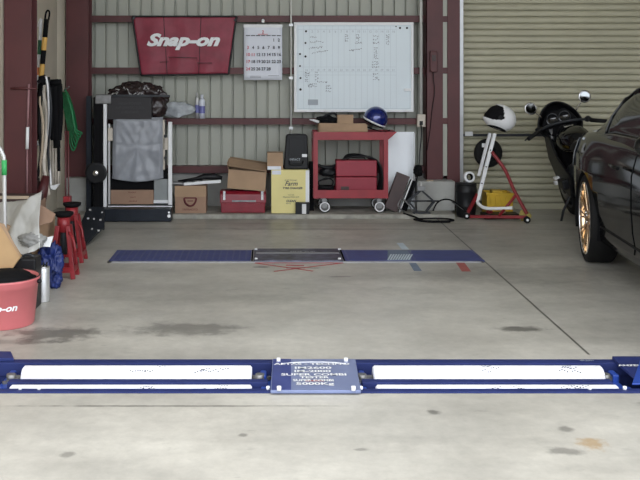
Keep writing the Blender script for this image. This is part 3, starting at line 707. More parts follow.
# white full-face helmet on top
hc = V(500.5, 118, 9.72)
hp = thing('full_face_helmet', 'white full face helmet with dark visor opening on stand top', 'helmet', (hc.x, hc.y, hc.z-.14))
tm = bmesh.new(); bmesh.ops.create_uvsphere(tm, u_segments=64, v_segments=48, radius=1)
def helm(d):
    r = Vector((d.x*.152, d.y*.125, d.z*.128))
    if d.x < 0 and d.z < .1: r.x *= 1 + .22*min(1, (-d.x))*min(1, (.1-d.z)*1.6)
    r.z = max(r.z, -.105 + .05*min(0, 0))
    return r
shell, vis = MB(), MB()
bmv = [v.co.copy() for v in tm.verts]
def isvis(c): return c.x < .0 - .30*max(0,c.z) - 1.5*max(0,-.02-c.z) and -.36 < c.z < .84
for fc in tm.faces:
    c = fc.calc_center_median()
    tgt = vis if isvis(c) else shell
    k = .965 if tgt is vis else 1
    tgt._add([helm(v.co)*k for v in fc.verts], [tuple(range(len(fc.verts)))], True)
tm.free()
R = Matrix.Translation(hc) @ Matrix.Rotation(math.radians(-36), 4, 'Z') @ Matrix.Rotation(math.radians(12), 4, 'Y')
R = Matrix.Translation(hc) @ Matrix.Rotation(math.radians(4), 4, 'Z') @ Matrix.Rotation(math.radians(22), 4, 'Y')
for q in (shell, vis): bmesh.ops.remove_doubles(q.bm, verts=q.bm.verts[:], dist=1e-5); q.xform(R)
shell.build('shell', 'white', hp, solid=.005); vis.build('visor_opening', 'blackm', hp)
MB().cyl(R@Vector((-.035,-.118,-.005)), R@Vector((-.035,-.130,-.005)), .022).build('visor_pivot', 'black', hp)
MB().torus(R@Vector((0,0,-.102)), .085, .012, (R.to_3x3()@Vector((0,0,1))), 32).build('neck_roll', 'blackm', hp)
# yellow basin & cloths
t = thing('storage_crate', 'yellow plastic crate on floor behind the red stand', 'crate', (X(500,9.85), 9.9, 0))
b = MB(); x0,x1 = X(487,9.8), X(513,9.8); za,zb = 0.0, Z(193,9.8)
b.box(x0,x1,9.8,9.81,za,zb); b.box(x0,x1,10.02,10.03,za,zb); b.box(x0,x0+.01,9.81,10.02,za,zb); b.box(x1-.01,x1,9.81,10.02,za,zb); b.box(x0,x1,9.8,10.03,za,za+.01)
b.build('body', 'yplastic', t, bevel=.004)
b = MB(); b.box(x0-.01,x1+.01,9.79,9.80,zb-.02,zb)
for k in range(5): b.box(x0+.03+k*.05, x0+.036+k*.05, 9.793, 9.8, za+.02, zb-.02)
b.build('rim', 'yplastic', t, bevel=.003)
MB().box(X(492,9.84), X(503,9.84), 9.83, 9.95, zb-.06, zb+.02).build('scoop', 'yplastic', label='yellow plastic scoop inside the yellow crate', cat='scoop', bevel=.01)
MB().blob((X(525,9.5), 9.5, .045), (.05,.06,.055), .3, 2.5, seed=12, flatz=-.045).build('cloth', 'ycloth', label='crumpled pale yellow cloth by the front foot of red stand', cat='cloth')
t = thing('drip_tray', 'dark low tray with small red items under the stand', 'tray', (X(500,9.62), 9.65, 0))
MB().box(X(484,9.58), X(520,9.58), 9.58, 9.76, 0, .05).build('body', 'black', t, bevel=.008)
MB().blob((X(490,9.6), 9.62, .065), (.03,.03,.018), .4, seed=3).build('wrapped_part', 'redpaint', t)
MB().blob((X(503,9.6), 9.63, .062), (.028,.03,.014), .4, seed=6).build('wrapped_part', 'tan', t)
MB().box(X(519,9.7), X(531,9.7), 9.68, 9.74, 0, .022).build('wood_block', 'tan', label='small pale wood block on floor beyond the yellow cloth', cat='block', bevel=.002)

# ------------------------------------------------------------------ motorcycle (local frame: x right, y forward, z up)
bike = thing('motorcycle', 'black motorcycle with round mirrors leaning on side stand before shutter', 'motorcycle', (3.06, 9.66, 0.0), rot=(0, math.radians(-13), math.radians(-2)))
b = MB()   # front fairing shell, seen from the rider side
def fair(u, v):
    a = 2*PI*u; k = math.cos(v*PI/2); q = math.sin(a)
    return Vector((-.215*math.cos(a)*k*(1-.18*max(0,q)), .10+.22*math.sin(v*PI/2)+.06*q*k, .93 + (.215*q if q > 0 else .17*q)*k))
b.grid(40, 12, fair).build('fairing', 'black', bike, solid=.012)
b = MB()
b.xz([(-.185,.92),(-.14,1.0),(-.07,1.06),(.08,1.07),(.15,1.0),(.185,.92),(.10,.82),(-.10,.82)], .11, .15).build('dashboard', 'blackm', bike, bevel=.01)
for xx in (-.065, .055):
    gg = MB().lathe([(.001,0),(.050,0),(.055,.01),(.058,.02),(.058,-.05)], (xx,.105,.985), (0,-1,.35), 28).build('gauge', 'blackg', bike)
    MB().torus((xx,.088,.99), .054, .003, (0,-1,.35)).build('bezel', 'dgrey', gg)
MB().tube([(-.29,-.08,.90),(-.22,-.03,.93),(-.10,.04,.945),(.10,.04,.945),(.22,-.03,.93),(.29,-.08,.90)], .013, 10, smooth_path=4).build('handlebar', 'dgrey', bike)
for s_ in (-1, 1):
    MB().tube([(s_*.25,-.05,.918),(s_*.38,-.13,.88)], .02, 12).build('grip', 'rubber', bike)
    MB().tube([(s_*.22,.0,.925),(s_*.30,.02,.90),(s_*.40,-.06,.865)], .007, 8, smooth_path=3).build('lever', 'dgrey', bike)
    MB().blob((s_*.24,-.02,.93), (.035,.035,.03), .1, seed=s_).build('switch_housing', 'black', bike)
    ms = MB().tube([(s_*.17,.06,1.03),(s_*.21,.04,1.08),(s_*.25,.02,1.12)], .007, 8, smooth_path=3).build('mirror_stem', 'chrome', bike)
    mc = Vector((s_*.265,.01,1.145))
    MB().lathe([(.001,-.025),(.042,-.018),(.060,0),(.062,.006),(.052,.008)], mc, (0,-1,.05), 28).build('mirror_shell', 'chrome', bike)
    MB().lathe([(.001,.0085),(.046,.0075)], mc, (0,-1,.05), 28).build('mirror_glass', 'mirror', bike)
MB().blob((0,.0,.66), (.12,.16,.26), .15, 2.2, seed=15).build('inner_frame', 'blackm', bike)
MB().blob((0,-.28,.80), (.155,.27,.13), .05, 1.5, seed=1).build('fuel_tank', 'carp', bike)
MB().cyl((0,-.20,.91),(0,-.20,.935),.045).build('tank_cap', 'chrome', bike)
MB().blob((0,-.68,.76), (.13,.30,.065), .05, 1.3, seed=8).build('seat', 'rubber', bike)
MB().blob((0,-1.02,.80), (.10,.20,.07), .03, 1.2, seed=3).build('tail_cowl', 'carp', bike)
MB().box(-.06,.06,-1.24,-1.20,.78,.83).build('tail_light', 'amber', bike, bevel=.01)
for s_ in (-1, 1):
    MB().prism([(.12,.88),(.16,.62),(-.06,.36),(-.40,.28),(-.52,.50),(-.18,.66),(-.05,.84)], s_*.15, s_*.175, lambda a,b_,d: Vector((d,a,b_))).build('side_fairing', 'black', bike, bevel=.008)
MB().blob((0,-.38,.42), (.15,.24,.20), .28, 3.2, seed=5).build('engine', 'dgrey', bike)
MB().box(-.23,-.15,-.42,-.24,.38,.47).build('crankcase_cover', 'black', bike, bevel=.015)
MB().box(-.220,-.14,-.12,-.05,.44,.465).build('white_decal', 'white', bike, bevel=.004)
MB().box(-.225,-.13,-.12,-.05,.39,.425).build('white_decal', 'white', bike, bevel=.004)
MB().blob((.06,-.42,.62), (.05,.06,.035), .1, seed=4).build('amber_reflector', 'amber', bike)
for s_ in (-1, 1):
    MB().tube([(s_*.10,.12,.90),(s_*.10,.25,.32)], .022, 12).build('fork', 'steel', bike)
def wheel_bike(yc, w_):
    wf = MB().lathe([(.22,-w_),(.28,-w_*1.05),(.305,-w_*.5),(.31,0),(.305,w_*.5),(.28,w_*1.05),(.22,w_)], (0,yc,.30), (1,0,0), 40).build('wheel', 'rubber', bike)
    MB().lathe([(.20,-w_*.8),(.225,-w_),(.225,w_),(.20,w_*.8)], (0,yc,.30), (1,0,0), 40).build('rim', 'dgrey', wf)
    sp = MB()
    for k in range(6):
        a = k*PI/3; sp.bar((0,yc,.30),(0,yc+.21*math.cos(a),.30+.21*math.sin(a)), .025, .03)
    sp.build('spokes', 'dgrey', wf)
    MB().lathe([(.08,-.004),(.14,-.004),(.14,.004),(.08,.004),(.08,-.004)], (-w_*1.3,yc,.30), (1,0,0), 30).build('brake_disc', 'steel', wf)
wheel_bike(.26, .055); wheel_bike(-.98, .075)
b = MB().grid(14, 6, lambda u,v: Vector(((v-.5)*.13, .26+.335*math.cos(.5+u*1.9), .30+.335*math.sin(.5+u*1.9)-.03*abs(v-.5)*2))).build('front_mudguard', 'black', bike, solid=.006)
MB().tube([(-.12,-.30,.34),(-.23,-.22,.16),(-.31,-.16,-.055)], .012, 8).build('side_stand', 'dgrey', bike)
MB().tube([(-.06,.14,.88),(-.13,.16,.74),(-.15,.06,.58),(-.12,-.06,.50)], .010, 8, smooth_path=4).build('cable', 'rubber', bike)
MB().tube([(.14,-.2,.28),(.18,-.6,.25),(.20,-.85,.36),(.20,-1.1,.42)], [.03,.04,.05,.05], 12).build('exhaust', 'steel', bike)

# ------------------------------------------------------------------ black car (rear end towards the shutter)
CXc = 3.36
CYAW = math.radians(-4.4)
car = thing('car', 'glossy black car with bronze alloy wheels parked at right side', 'car', (0, 0, 0), rot=(0, 0, CYAW))
wheel_w = Vector((2.37, 7.5, 0)); wl_ = Matrix.Rotation(CYAW, 3, 'Z') @ Vector((CXc-.915, 7.5, 0)); car.location = wheel_w - wl_
def interp(t, T):
    for (a, b_), (c, d) in zip(T, T[1:]):
        if t <= c: 
            k = (t-a)/(c-a) if c > a else 0; k = k*k*(3-2*k); return b_ + (d-b_)*k
    return T[-1][1]
HALF = [(3.95,.45),(4.05,.66),(4.3,.80),(4.8,.885),(5.6,.90),(6.9,.905),(7.5,.915),(7.9,.89),(8.13,.80),(8.26,.62),(8.30,.5)]
DECK = [(3.95,.66),(4.3,.76),(5.3,.90),(5.6,.94),(6.9,.985),(7.7,.985),(8.05,.955),(8.2,.86),(8.30,.78)]
SILL = [(3.95,.28),(4.6,.20),(5.3,.19),(7.0,.19),(7.9,.22),(8.38,.32)]
def sect(Y):
    hw, dk_, sl = interp(Y, HALF), interp(Y, DECK), interp(Y, SILL)
    h = dk_ - sl
    fl = .022*(math.exp(-((Y-7.5)/.42)**2) + math.exp(-((Y-4.85)/.42)**2))
    P = [(hw-.075, 0), (hw-.035, .02), (hw-.022, .10), (hw-.026, .16), (hw-.010+fl*.6, .28), (hw+fl, .48), (hw+fl, .62), (hw-.003+fl*.8, .74), (hw-.018+fl*.3, .82), (hw-.035, .90), (hw-.065, .955), (hw-.14, .985), (hw*.6, 1.0), (0, 1.012)]
    return [(x_, sl + z_*h) for x_, z_ in P]
Ys = [3.95,4.0,4.08,4.2,4.35]+[4.5+.1*i for i in range(36)]+[8.07,8.12,8.17,8.22,8.26,8.30]
b = MB(); rows_ = []
for Y_ in Ys:
    s_ = sect(Y_); ring = [(CXc - x_, Y_, z_) for x_, z_ in s_] + [(CXc + x_, Y_, z_) for x_, z_ in reversed(s_[:-1])]
    rows_.append([b.bm.verts.new(Vector(q)) for q in ring])
for r0, r1 in zip(rows_, rows_[1:]):
    n = len(r0)
    for i in range(n):
        q = b.bm.faces.new([r0[i], r0[(i+1)%n], r1[(i+1)%n], r1[i]]); q.smooth = True
b.bm.faces.new(rows_[0]); b.bm.faces.new(list(reversed(rows_[-1])))
body = b.build('body', 'carp', car)
cutb = MB()
for (yc, r_) in ((7.5,.355),(4.85,.355)):
    cutb.cyl((CXc-1.2, yc, .33), (CXc-.62, yc, .33), r_, seg=56); cutb.cyl((CXc+.62, yc, .33), (CXc+1.2, yc, .33), r_, seg=56)
cutter = cutb.build('cutter', 'black', car)
bo = body.modifiers.new('c', 'BOOLEAN'); bo.object = cutter; bo.operation = 'DIFFERENCE'; bo.solver = 'EXACT'
bpy.context.view_layer.update()
me2 = bpy.data.meshes.new_from_object(body.evaluated_get(bpy.context.evaluated_depsgraph_get()))
body.modifiers.clear(); body.data = me2; me2.materials.clear(); me2.materials.append(M['carp'])
cm_ = cutter.data; bpy.data.objects.remove(cutter); bpy.data.meshes.remove(cm_)
# cabin
def cab(Y_):
    zr = interp(Y_, [(5.0,.96),(5.9,1.36),(6.3,1.425),(6.95,1.40),(7.18,1.30),(7.5,.99)])
    return zr
b = MB(); rows_ = []
for i in range(27):
    Y_ = 5.0 + 2.5*i/26; zr = cab(Y_); zb_ = .93; k = (zr-.95)/.46
    xs_ = .845 - .02*max(0,(Y_-7.0)); xt = xs_ - .215*k
    ring = [(xs_, zb_), (xs_-.01*k, zb_+(zr-zb_)*.1), (xs_-.07*k-.0, zb_+(zr-zb_)*.45), (xt, zb_+(zr-zb_)*.86), (xt-.06, zb_+(zr-zb_)*.96), (xt-.18, zr), (0, zr+.012)]
    rg = [(CXc-x_, Y_, z_) for x_, z_ in ring] + [(CXc+x_, Y_, z_) for x_, z_ in reversed(ring[:-1])]
    rows_.append([b.bm.verts.new(Vector(q)) for q in rg])
for r0, r1 in zip(rows_, rows_[1:]):
    n = len(r0)
    for i in range(n-1):
        q = b.bm.faces.new([r0[i], r0[i+1], r1[i+1], r1[i]]); q.smooth = True
b.build('cabin', 'carp', car)
def sidept(Y_, t, off=.004, sgn=-1):     # point on the cabin side, t 0 belt .. 1 roof rail
    zr = cab(Y_); zb_ = .93; k = (zr-.95)/.46; xs_ = .845 - .02*max(0,(Y_-7.0))
    T = [(0,xs_),(.1,xs_-.01*k),(.45,xs_-.07*k),(.86,xs_-.215*k)]
    for (a, xa), (c, xc_) in zip(T, T[1:]):
        if t <= c: x_ = xa+(xc_-xa)*(t-a)/(c-a); break
    else: x_ = T[-1][1]
    return Vector((CXc + sgn*(x_+off), Y_, zb_+(zr-zb_)*t))
for sgn in (-1, 1):
    for (ya, yb_) in ((5.55, 6.28), (6.34, 7.19)):
        g = MB().grid(14, 6, lambda u,v: sidept(ya+(yb_-ya)*u, .13+.68*v, .005, sgn)).build('side_window', 'glass', car, solid=.003)
        pth = [sidept(ya+(yb_-ya)*u, .12, .008, sgn) for u in [i/10 for i in range(11)]] + [sidept(yb_, .12+.7*v, .008, sgn) for v in [i/6 for i in range(1,7)]] + [sidept(yb_-(yb_-ya)*u, .82, .008, sgn) for u in [i/10 for i in range(1,11)]]
        MB().tube(pth, .007, 6).build('window_trim', 'blackg', g)
MB().grid(10, 6, lambda u,v: Vector((CXc-.55+1.1*u, 7.46-.27*v+.0, 1.015+.27*v+.012))).build('rear_window', 'glass', car, solid=.004)
b = MB()
for Yg in (6.31,): 
    b.tube([Vector((CXc - sx_ - .0015, Yg + (.10*max(0,.6-q*1.0) if Yg>6.9 else 0)*0, sz_)) for q, (sx_, sz_) in enumerate(sect(Yg)[2:11])], .0035, 4)
b.build('door_gap', 'blackm', car)
b = MB(); b.tube([Vector((CXc - sect(Y_)[3][0] - .004, Y_, sect(Y_)[3][1])) for Y_ in (5.35,5.8,6.3,6.8,7.12)], .007, 6); b.build('sill_trim', 'rubber', car)
MB().tube([Vector((CXc-.945,6.46,.80)), Vector((CXc-.955,6.55,.803)), Vector((CXc-.945,6.66,.803))], .012, 8).build('door_handle', 'carp', car)
def tl(u, v):
    Y_ = 7.90+.30*u; s_ = sect(Y_); i0 = 6 + 3.3*v; i = int(i0); k = i0-i
    x_ = s_[i][0]*(1-k)+s_[i+1][0]*k; z_ = s_[i][1]*(1-k)+s_[i+1][1]*k
    return Vector((CXc-x_-.006, Y_, z_))
MB().grid(12, 6, tl).build('tail_light', 'lens', car, solid=.008)
def carwheel(xo, yc, sgn, toe=0):       # sgn -1 outer face towards -x
    wc = Vector((xo, yc, .325)); ax_ = (sgn,0,0)
    tw = MB().lathe([(.245,-.20),(.30,-.205),(.323,-.18),(.325,-.03),(.318,-.008),(.30,0),(.276,-.004),(.268,-.02)], wc, ax_, 56).build('wheel', 'rubber', car)
    cw_ = Matrix.Translation(wc + Vector((.1,0,0))); tw.matrix_local = cw_ @ Matrix.Rotation(toe, 4, 'Z') @ cw_.inverted()
    MB().lathe([(.262,-.19),(.250,-.10),(.248,-.03),(.258,-.012),(.268,-.008),(.274,-.012),(.268,-.03)], wc, ax_, 56).build('rim_barrel', 'gold', tw)
    MB().torus(wc+Vector((-.0*sgn,0,0))+Vector(ax_)*-.008, .265, .007, ax_, 56).build('rim_lip', 'chrome', tw)
    sp = MB()
    for k in range(10):
        a = 2*PI*k/10
        for da in (-.10, .10):
            a2 = a+da; a1_ = a+da*.35
            p0 = wc + Vector(ax_)*-.035 + Vector((0,math.cos(a1_)*.055,math.sin(a1_)*.055)); p1 = wc + Vector(ax_)*-.018 + Vector((0,math.cos(a2)*.260,math.sin(a2)*.260))
            sp.bar(p0, p1, .014, .018, up=(1,0,0))
    sp.build('spokes', 'gold', tw, bevel=.003)
    MB().lathe([(.001,-.008),(.03,-.012),(.062,-.03),(.064,-.07)], wc, ax_, 28).build('hub', 'gold', tw)
    MB().lathe([(.001,-.075),(.15,-.075),(.15,-.085),(.001,-.085)], wc, ax_, 40).build('brake_disc', 'steel', tw)
    for k in range(5): MB().cyl(wc+Vector(ax_)*-.03+Vector((0,.042*math.cos(k*1.2566),.042*math.sin(k*1.2566))), wc+Vector(ax_)*-.008+Vector((0,.042*math.cos(k*1.2566),.042*math.sin(k*1.2566))), .009, seg=8).build('wheel_nut', 'chrome', tw)
for yc in (7.5, 4.85):
    for sg in (-1, 1): MB().lathe([(.05,0),(.352,0),(.352,.262)], (CXc+sg*.64, yc, .33), (sg,0,0), 48, -.35+(PI if sg < 0 else 0), PI+.35+(PI if sg < 0 else 0)).build('wheel_arch_liner', 'blackm', car)
for yc in (7.5, 4.85): carwheel(CXc-.915, yc, -1, math.radians(-4.5) if yc > 7 else 0); carwheel(CXc+.915, yc, 1)
for s_ in (-1,1): MB().blob((CXc+s_*.96, 5.72, 1.0), (.09,.06,.065), .05, seed=2).build('wing_mirror', 'carp', car)

# ------------------------------------------------------------------ near roller tester (in the floor)
rt = thing('roller_tester', 'blue in floor vehicle roller tester with white rollers and lettered cover', 'roller tester', (.25, 4.7, -.29))
b = MB()
xa, xb = NX0+.005, NX1-.005
b.box(xa, xb, 4.895, 4.96, -.06, .006); b.box(xa, xb, 4.46, 4.508, -.08, .006)
for (px0, px1) in ((8, 268), (362, 612)):
    b.box(X(px0,4.62), X(px1,4.62), 4.60, 4.655, -.06, .003)
b.build('frame', 'testblue', rt, bevel=.003)
b = MB(); b.box(xa, xb, 4.46, 4.958, -.285, -.27)
b.box(xa, xb, 4.90, 4.955, -.27, -.06); b.box(xa, xb, 4.465, 4.50, -.27, -.08)
b.build('pit_tray', 'testblue', rt)
def roller(px0, px1, yc, zc, r_):
    x0, x1 = X(px0, yc), X(px1, yc)
    ro = MB().lathe([(.02,0),(r_-.008,0),(r_,.008),(r_,x1-x0-.008),(r_-.008,x1-x0),(.02,x1-x0)], (x0,yc,zc), (1,0,0), 48).build('roller', 'platewh', rt)
    MB().cyl((x0-.07,yc,zc),(x0,yc,zc),.018).build('shaft', 'steel', ro); MB().cyl((x1,yc,zc),(x1+.07,yc,zc),.018).build('shaft', 'steel', ro)
    for xx, sg in ((x0-.07,-1),(x1+.04,1)):
        MB().box(xx, xx+.03, yc-.04, yc+.04, -.27, zc+.03).build('bearing_block', 'testblue2', ro, bevel=.006)
    sm = MB(); rq = random.Random(int(px0))
    for k in range(9):
        cxs = x0 + (x1-x0)*(.53 if k < 4 else .80) + rq.uniform(-.07,.07); an = rq.uniform(.8,1.5)
        for j in range(4):
            aa = an + rq.uniform(-.15,.15); xx = cxs + j*.012
            sm._add([Vector((xx,yc-math.cos(aa)*(r_+.0006),zc+math.sin(aa)*(r_+.0006))),Vector((xx+.008,yc-math.cos(aa)*(r_+.0006),zc+math.sin(aa)*(r_+.0006))),Vector((xx+.008,yc-math.cos(aa+.10)*(r_+.0006),zc+math.sin(aa+.10)*(r_+.0006))),Vector((xx,yc-math.cos(aa+.10)*(r_+.0006),zc+math.sin(aa+.10)*(r_+.0006)))],[(0,1,2,3)])
    sm.build('scuff_mark', 'ink', ro)
roller(23, 252, 4.81, -.045, .062); roller(373, 602, 4.81, -.045, .062)
roller(10, 252, 4.553, -.042, .048); roller(376, 618, 4.553, -.042, .048)
# motors / brackets at the ends of the rollers
for (px, sg) in ((262,1),(365,-1),(10,1),(612,-1)):
    xx = X(px, 4.72)
    MB().box(xx-.055, xx+.055, 4.68, 4.88, -.27, -.05).build('motor_mount', 'testblue2', rt, bevel=.008)
    MB().cyl((xx-.01,4.78,-.05),(xx-.01,4.78,-.012),.022).build('adjuster', 'steel', rt)
    MB().bar((xx-.04,4.74,-.045),(xx+.04,4.80,-.035),.014).build('bracket', 'steel', rt)
    MB().box(xx-.05, xx+.05, 4.517, 4.59, -.10, -.02).build('belt_guard', 'testblue2', rt, bevel=.006)
for px in (20, 39, 268, 361, 590, 625):
    MB().cyl((X(px,4.49),4.492,.006),(X(px,4.49),4.492,.020),.0085, seg=10).build('bolt', 'white', rt)
# centre lettered cover
b = MB(); cv = [(X(270.5,4.43),4.432),(X(361,4.43),4.432),(X(355.5,4.91),4.91),(X(272.5,4.91),4.91)]
cov = b.xy(cv, .006, .022).build('centre_cover', 'platebl', rt, bevel=.004)
MB().xy([(X(271.5,4.45),4.436),(X(291,4.45),4.436),(X(291,4.9),4.907),(X(273.2,4.9),4.907)], .022, .0228).build('dark_strip', 'farblue', cov)  # navy strip paints in the left part outside the cover's gloss reflection
b = MB()
for (s_, py, px0, px1, sz) in (('IM2600',368.9,292,334,.060),('IM-2000',372.2,292,333,.058),('SUPER COMBI',375.6,281,347,.058),('TESTER',378.3,298,331,.050),('SUPER COMBI',381.3,293,334,.054),('5000Kg',384.9,292,338,.062)):
    Yt = (CAMZ-.0235)*1000/(py-CY); xc = X((px0+px1)/2, Yt); 
    sz *= .78; n_ = len(s_); w0 = sum(.3 if c in 'I-. ' else .62 for c in s_)*sz; w1 = (px1-px0)*Yt/1000
    b.text(s_, sz, (xc, Yt, .0240), u=(1,0,0), v=(0,1,0), off=.0012, sx=w1/w0, th=.0004)
Yt = (CAMZ-.0235)*1000/(364.9-CY)
b.text('ALTAS - TECHNO', .04, (X(312,Yt), Yt, .024), u=(1,0,0), v=(0,1,0), off=.001, sx=1.15)
b.tube([(X(281,Yt),Yt+.018,.023),(X(300,Yt),Yt+.045,.023),(X(330,Yt),Yt+.045,.023),(X(346,Yt),Yt+.018,.023)], .0022, 4, smooth_path=5)
b.build('lettering', 'white', cov)
Yt = 4.56; MB().xy([(X(305,Yt),4.555),(X(324,Yt),4.555),(X(324,Yt),4.572),(X(305,Yt),4.572)], .0225, .0232).build('red_mark', 'redtape', cov)
for (px, py) in ((278.5,360),(346,360),(279,388.5),(353.5,388.5)):
    Yt = (CAMZ-.03)*1000/(py-CY); MB().cyl((X(px,Yt),Yt,.022),(X(px,Yt),Yt,.040),.010, seg=10).build('bolt', 'white', cov)
# end covers
def slabcov(name, pts, z0, z1, m): return MB().xy([(X(px, CAMZ*1000/(py-CY)), CAMZ*1000/(py-CY)) for px,py in pts], z0, z1).build(name, m, rt, bevel=.003)
ec = slabcov('end_cover', [(612,360.5),(690,360.5),(690,391),(646,391),(622,371)], .007, .022, 'testblue')
slabcov('end_cover', [(-30,355.5),(11,355.5),(14,362.5),(-30,363.5)], .007, .022, 'testblue')
slabcov('brace_plate', [(640,366),(700,366),(700,390),(632,390)], .022, .03, 'testblue2')
MB().text('ANZEN', .035, (X(631,4.79),4.785,.0235), u=(1,0,0), v=(0,1,0), off=.001).build('lettering', 'white', ec)
MB().text('IM-2000', .02, (X(587,4.93),4.925,.0075), u=(1,0,0), v=(0,1,0)).build('lettering', 'inkp', rt)
b = MB(); b.box(xa+.02, X(50,4.9), 4.70, 4.885, -.20, -.10)
b.build('cable_tray', 'dirt', rt)

# ------------------------------------------------------------------ far plate tester
Yn, Yf_ = CAMZ*1000/(262.6-CY), CAMZ*1000/(250.3-CY)
ft = thing('plate_tester', 'long blue floor plate tester with worn dark centre cover', 'plate tester', (X(295,7.7), 7.7, 0))
fx0, fx1 = X(107.5,Yn), X(484,Yn)
b = MB(); b.box(fx0, fx1, Yn, Yn+.03, 0, .006); b.box(fx0, fx1, Yf_-.03, Yf_, 0, .006); b.box(fx0, fx0+.03, Yn, Yf_, 0, .006); b.box(fx1-.02, fx1, Yn, Yf_, 0, .006)
b.build('frame', 'frame', ft)
def ribbed(px0, px1, name='tread_plate', step=.055, gap=None):
    x0, x1 = X(px0,Yn+.2), X(px1,Yn+.2)
    o = MB().box(x0, x1, Yn+.035, Yf_-.035, 0, .008).build(name, 'farblue', ft)
    r = MB(); x = x0+.02
    while x < x1-.02:
        if not gap or not (gap[0] < x < gap[1]): r.box(x, x+.012, Yn+.05, Yf_-.05, .008, .010)
        x += step
    r.build('grip_strip', 'farbluel', o)
    return o
ribbed(112, 251, step=.05)
o = ribbed(344, 480, step=.5)
MB().xy([(X(388,Yn),Yn+.04),(X(412,Yn),Yn+.04),(X(410.5,Yf_),Yf_-.04),(X(387,Yf_),Yf_-.04)], .008, .0095).build('worn_patch', 'bluetape', o)
r = MB()
for k in range(9): r.bar((X(389+k*2.6,Yn),Yn+.06,.0100),(X(391+k*2.6,Yn+.3),Yn+.28,.0100),.012,.0012)
r.build('pale_stripe', 'paletape', o)
cc = MB().box(X(254,Yn+.2), X(341.5,Yn+.2), Yn+.01, Yf_-.005, 0, .016).build('centre_cover', 'fardark', ft, bevel=.004)
r = MB(); r.box(X(256,Yn+.2), X(340,Yn+.2), Yn+.28, Yn+.32, .016, .0175); r.build('raised_rail', 'frame', cc)
MB().text('SIDE SLIP', .05, (X(303,7.7),7.78,.0178), u=(1,0,0), v=(0,1,0), off=.001).build('lettering', 'frame', cc)
for (px, yy) in ((256,Yn+.05),(339.5,Yn+.05),(256,Yf_-.06),(339.5,Yf_-.06)):
    MB().cyl((X(px,yy),yy,.016),(X(px,yy),yy,.026),.012, seg=10).build('bolt', 'white', cc)
for px in (252.3, 343):
    MB().box(X(px-.7,Yn+.2), X(px+.7,Yn+.2), Yn+.03, Yf_-.03, 0, .010).build('end_gap', 'blackm', ft)
# floor markings
def mark(name, pts, m, label, cat='floor marking', w=None):
    P_ = [(X(px, CAMZ*1000/(py-CY)), CAMZ*1000/(py-CY)) for px, py in pts]
    return MB().xy(P_, .0004, .0012).build(name, m, label=label, cat=cat)
b = MB()
def fl(px0, py0, px1, py1, w):
    a, c = V(px0,py0,CAMZ*1000/(py0-CY)), V(px1,py1,CAMZ*1000/(py1-CY)); a.z = c.z = .001; b.bar(a, c, w, .001, up=(0,0,1))
fl(255,263.2,313,271.2,.022); fl(343,263,274,271.5,.022); fl(255,263,343,263,.025); fl(286,268,305,268,.03); fl(286,265.3,304,265.8,.03)
b.build('cross_marking', 'redchalk', label='thin red crossed lines painted on floor before centre cover', cat='floor marking')
mark('tape_strip', [(456,262.8),(464.5,262.8),(471,271.5),(462,271.5)], 'redtape', 'short red tape strip on floor below right blue plate', 'tape')
mark('tape_strip', [(409,263),(416,263),(422,271),(414,271)], 'bluetape', 'dark grey blue tape strip on floor below right blue plate', 'tape')
mark('tape_strip', [(396.5,243),(403,243),(409.5,249.8),(402,249.8)], 'paletape', 'pale blue tape strip on floor beyond right blue plate', 'tape')

# ------------------------------------------------------------------ headlight tester (left back)
ht = thing('headlight_tester', 'headlight tester under grey plastic cover with white posts and handwheel', 'headlight tester', (X(133,9.5), 9.5, 0))
MB().box(X(90,9.45), X(171.5,9.45), 9.40, 9.56, .008, Z(208.5,9.45)).build('base_rail', 'navy', ht, bevel=.004)
b = MB(); b.cyl(V(169,216,9.40), V(169,216,9.385), .016); b.cyl(V(169,212.5,9.40), V(169,212.5,9.39), .010); b.build('rail_bolt', 'white', ht)
yh = 9.62
MB().box(X(103.3,yh), X(106.6,yh), yh, yh+.03, Z(208,yh), Z(98,yh)).build('post', 'white', ht, bevel=.003)
MB().box(X(168.2,yh), X(172,yh), yh, yh+.03, Z(209,yh), Z(122,yh)).build('post', 'white', ht, bevel=.003)
MB().box(X(107.8,yh), X(109.6,yh), yh+.03, yh+.05, Z(208,yh), Z(124,yh)).build('guide_rod', 'lightmetal', ht)
MB().box(X(108,yh), X(172,yh), yh-.01, yh+.03, Z(208.8,yh), Z(205.7,yh)).build('lower_bar', 'white', ht, bevel=.003)
MB().box(X(108,yh), X(172,yh), yh-.005, yh+.03, Z(205.7,yh), Z(204.8,yh)).build('shelf_edge', 'dgrey', ht)
MB().box(X(93,yh), X(102.7,yh), yh+.01, yh+.14, PZ, Z(97,yh)).build('column', 'blackm', ht, bevel=.01)
MB().cyl((X(90,yh),yh+.1,PZ), V(90,97,yh+.1), .012).build('cable_conduit', 'black', ht)
MB().box(X(95,yh), X(111,yh), yh-.01, yh+.05, Z(104,yh), Z(94.5,yh)).build('top_bracket', 'steel', ht, bevel=.01)
b = MB()
b.box(X(107,yh), X(168,yh), yh+.05, yh+.42, Z(191,yh), Z(172,yh)); b.build('carriage', 'blackm', ht, bevel=.02)
b = MB().box(X(113,yh), X(163,yh), yh+.05, yh+.40, Z(176,yh), Z(121,yh)); b.build('optic_housing', 'dgrey', ht, bevel=.03)
for (px0, px1, py0, py1) in ((107.5,112.5,128,141),(163,168,138,150),(161,164.5,120,170)):
    MB().box(X(px0,yh), X(px1,yh), yh+.02, yh+.06, Z(py1,yh), Z(py0,yh)).build('side_bracket', 'cream', ht, bevel=.003)
for (py) in (136, 158): MB().cyl(V(165.5,py,yh), V(165.5,py,yh+.05), .016).build('clamp_knob', 'black', ht)
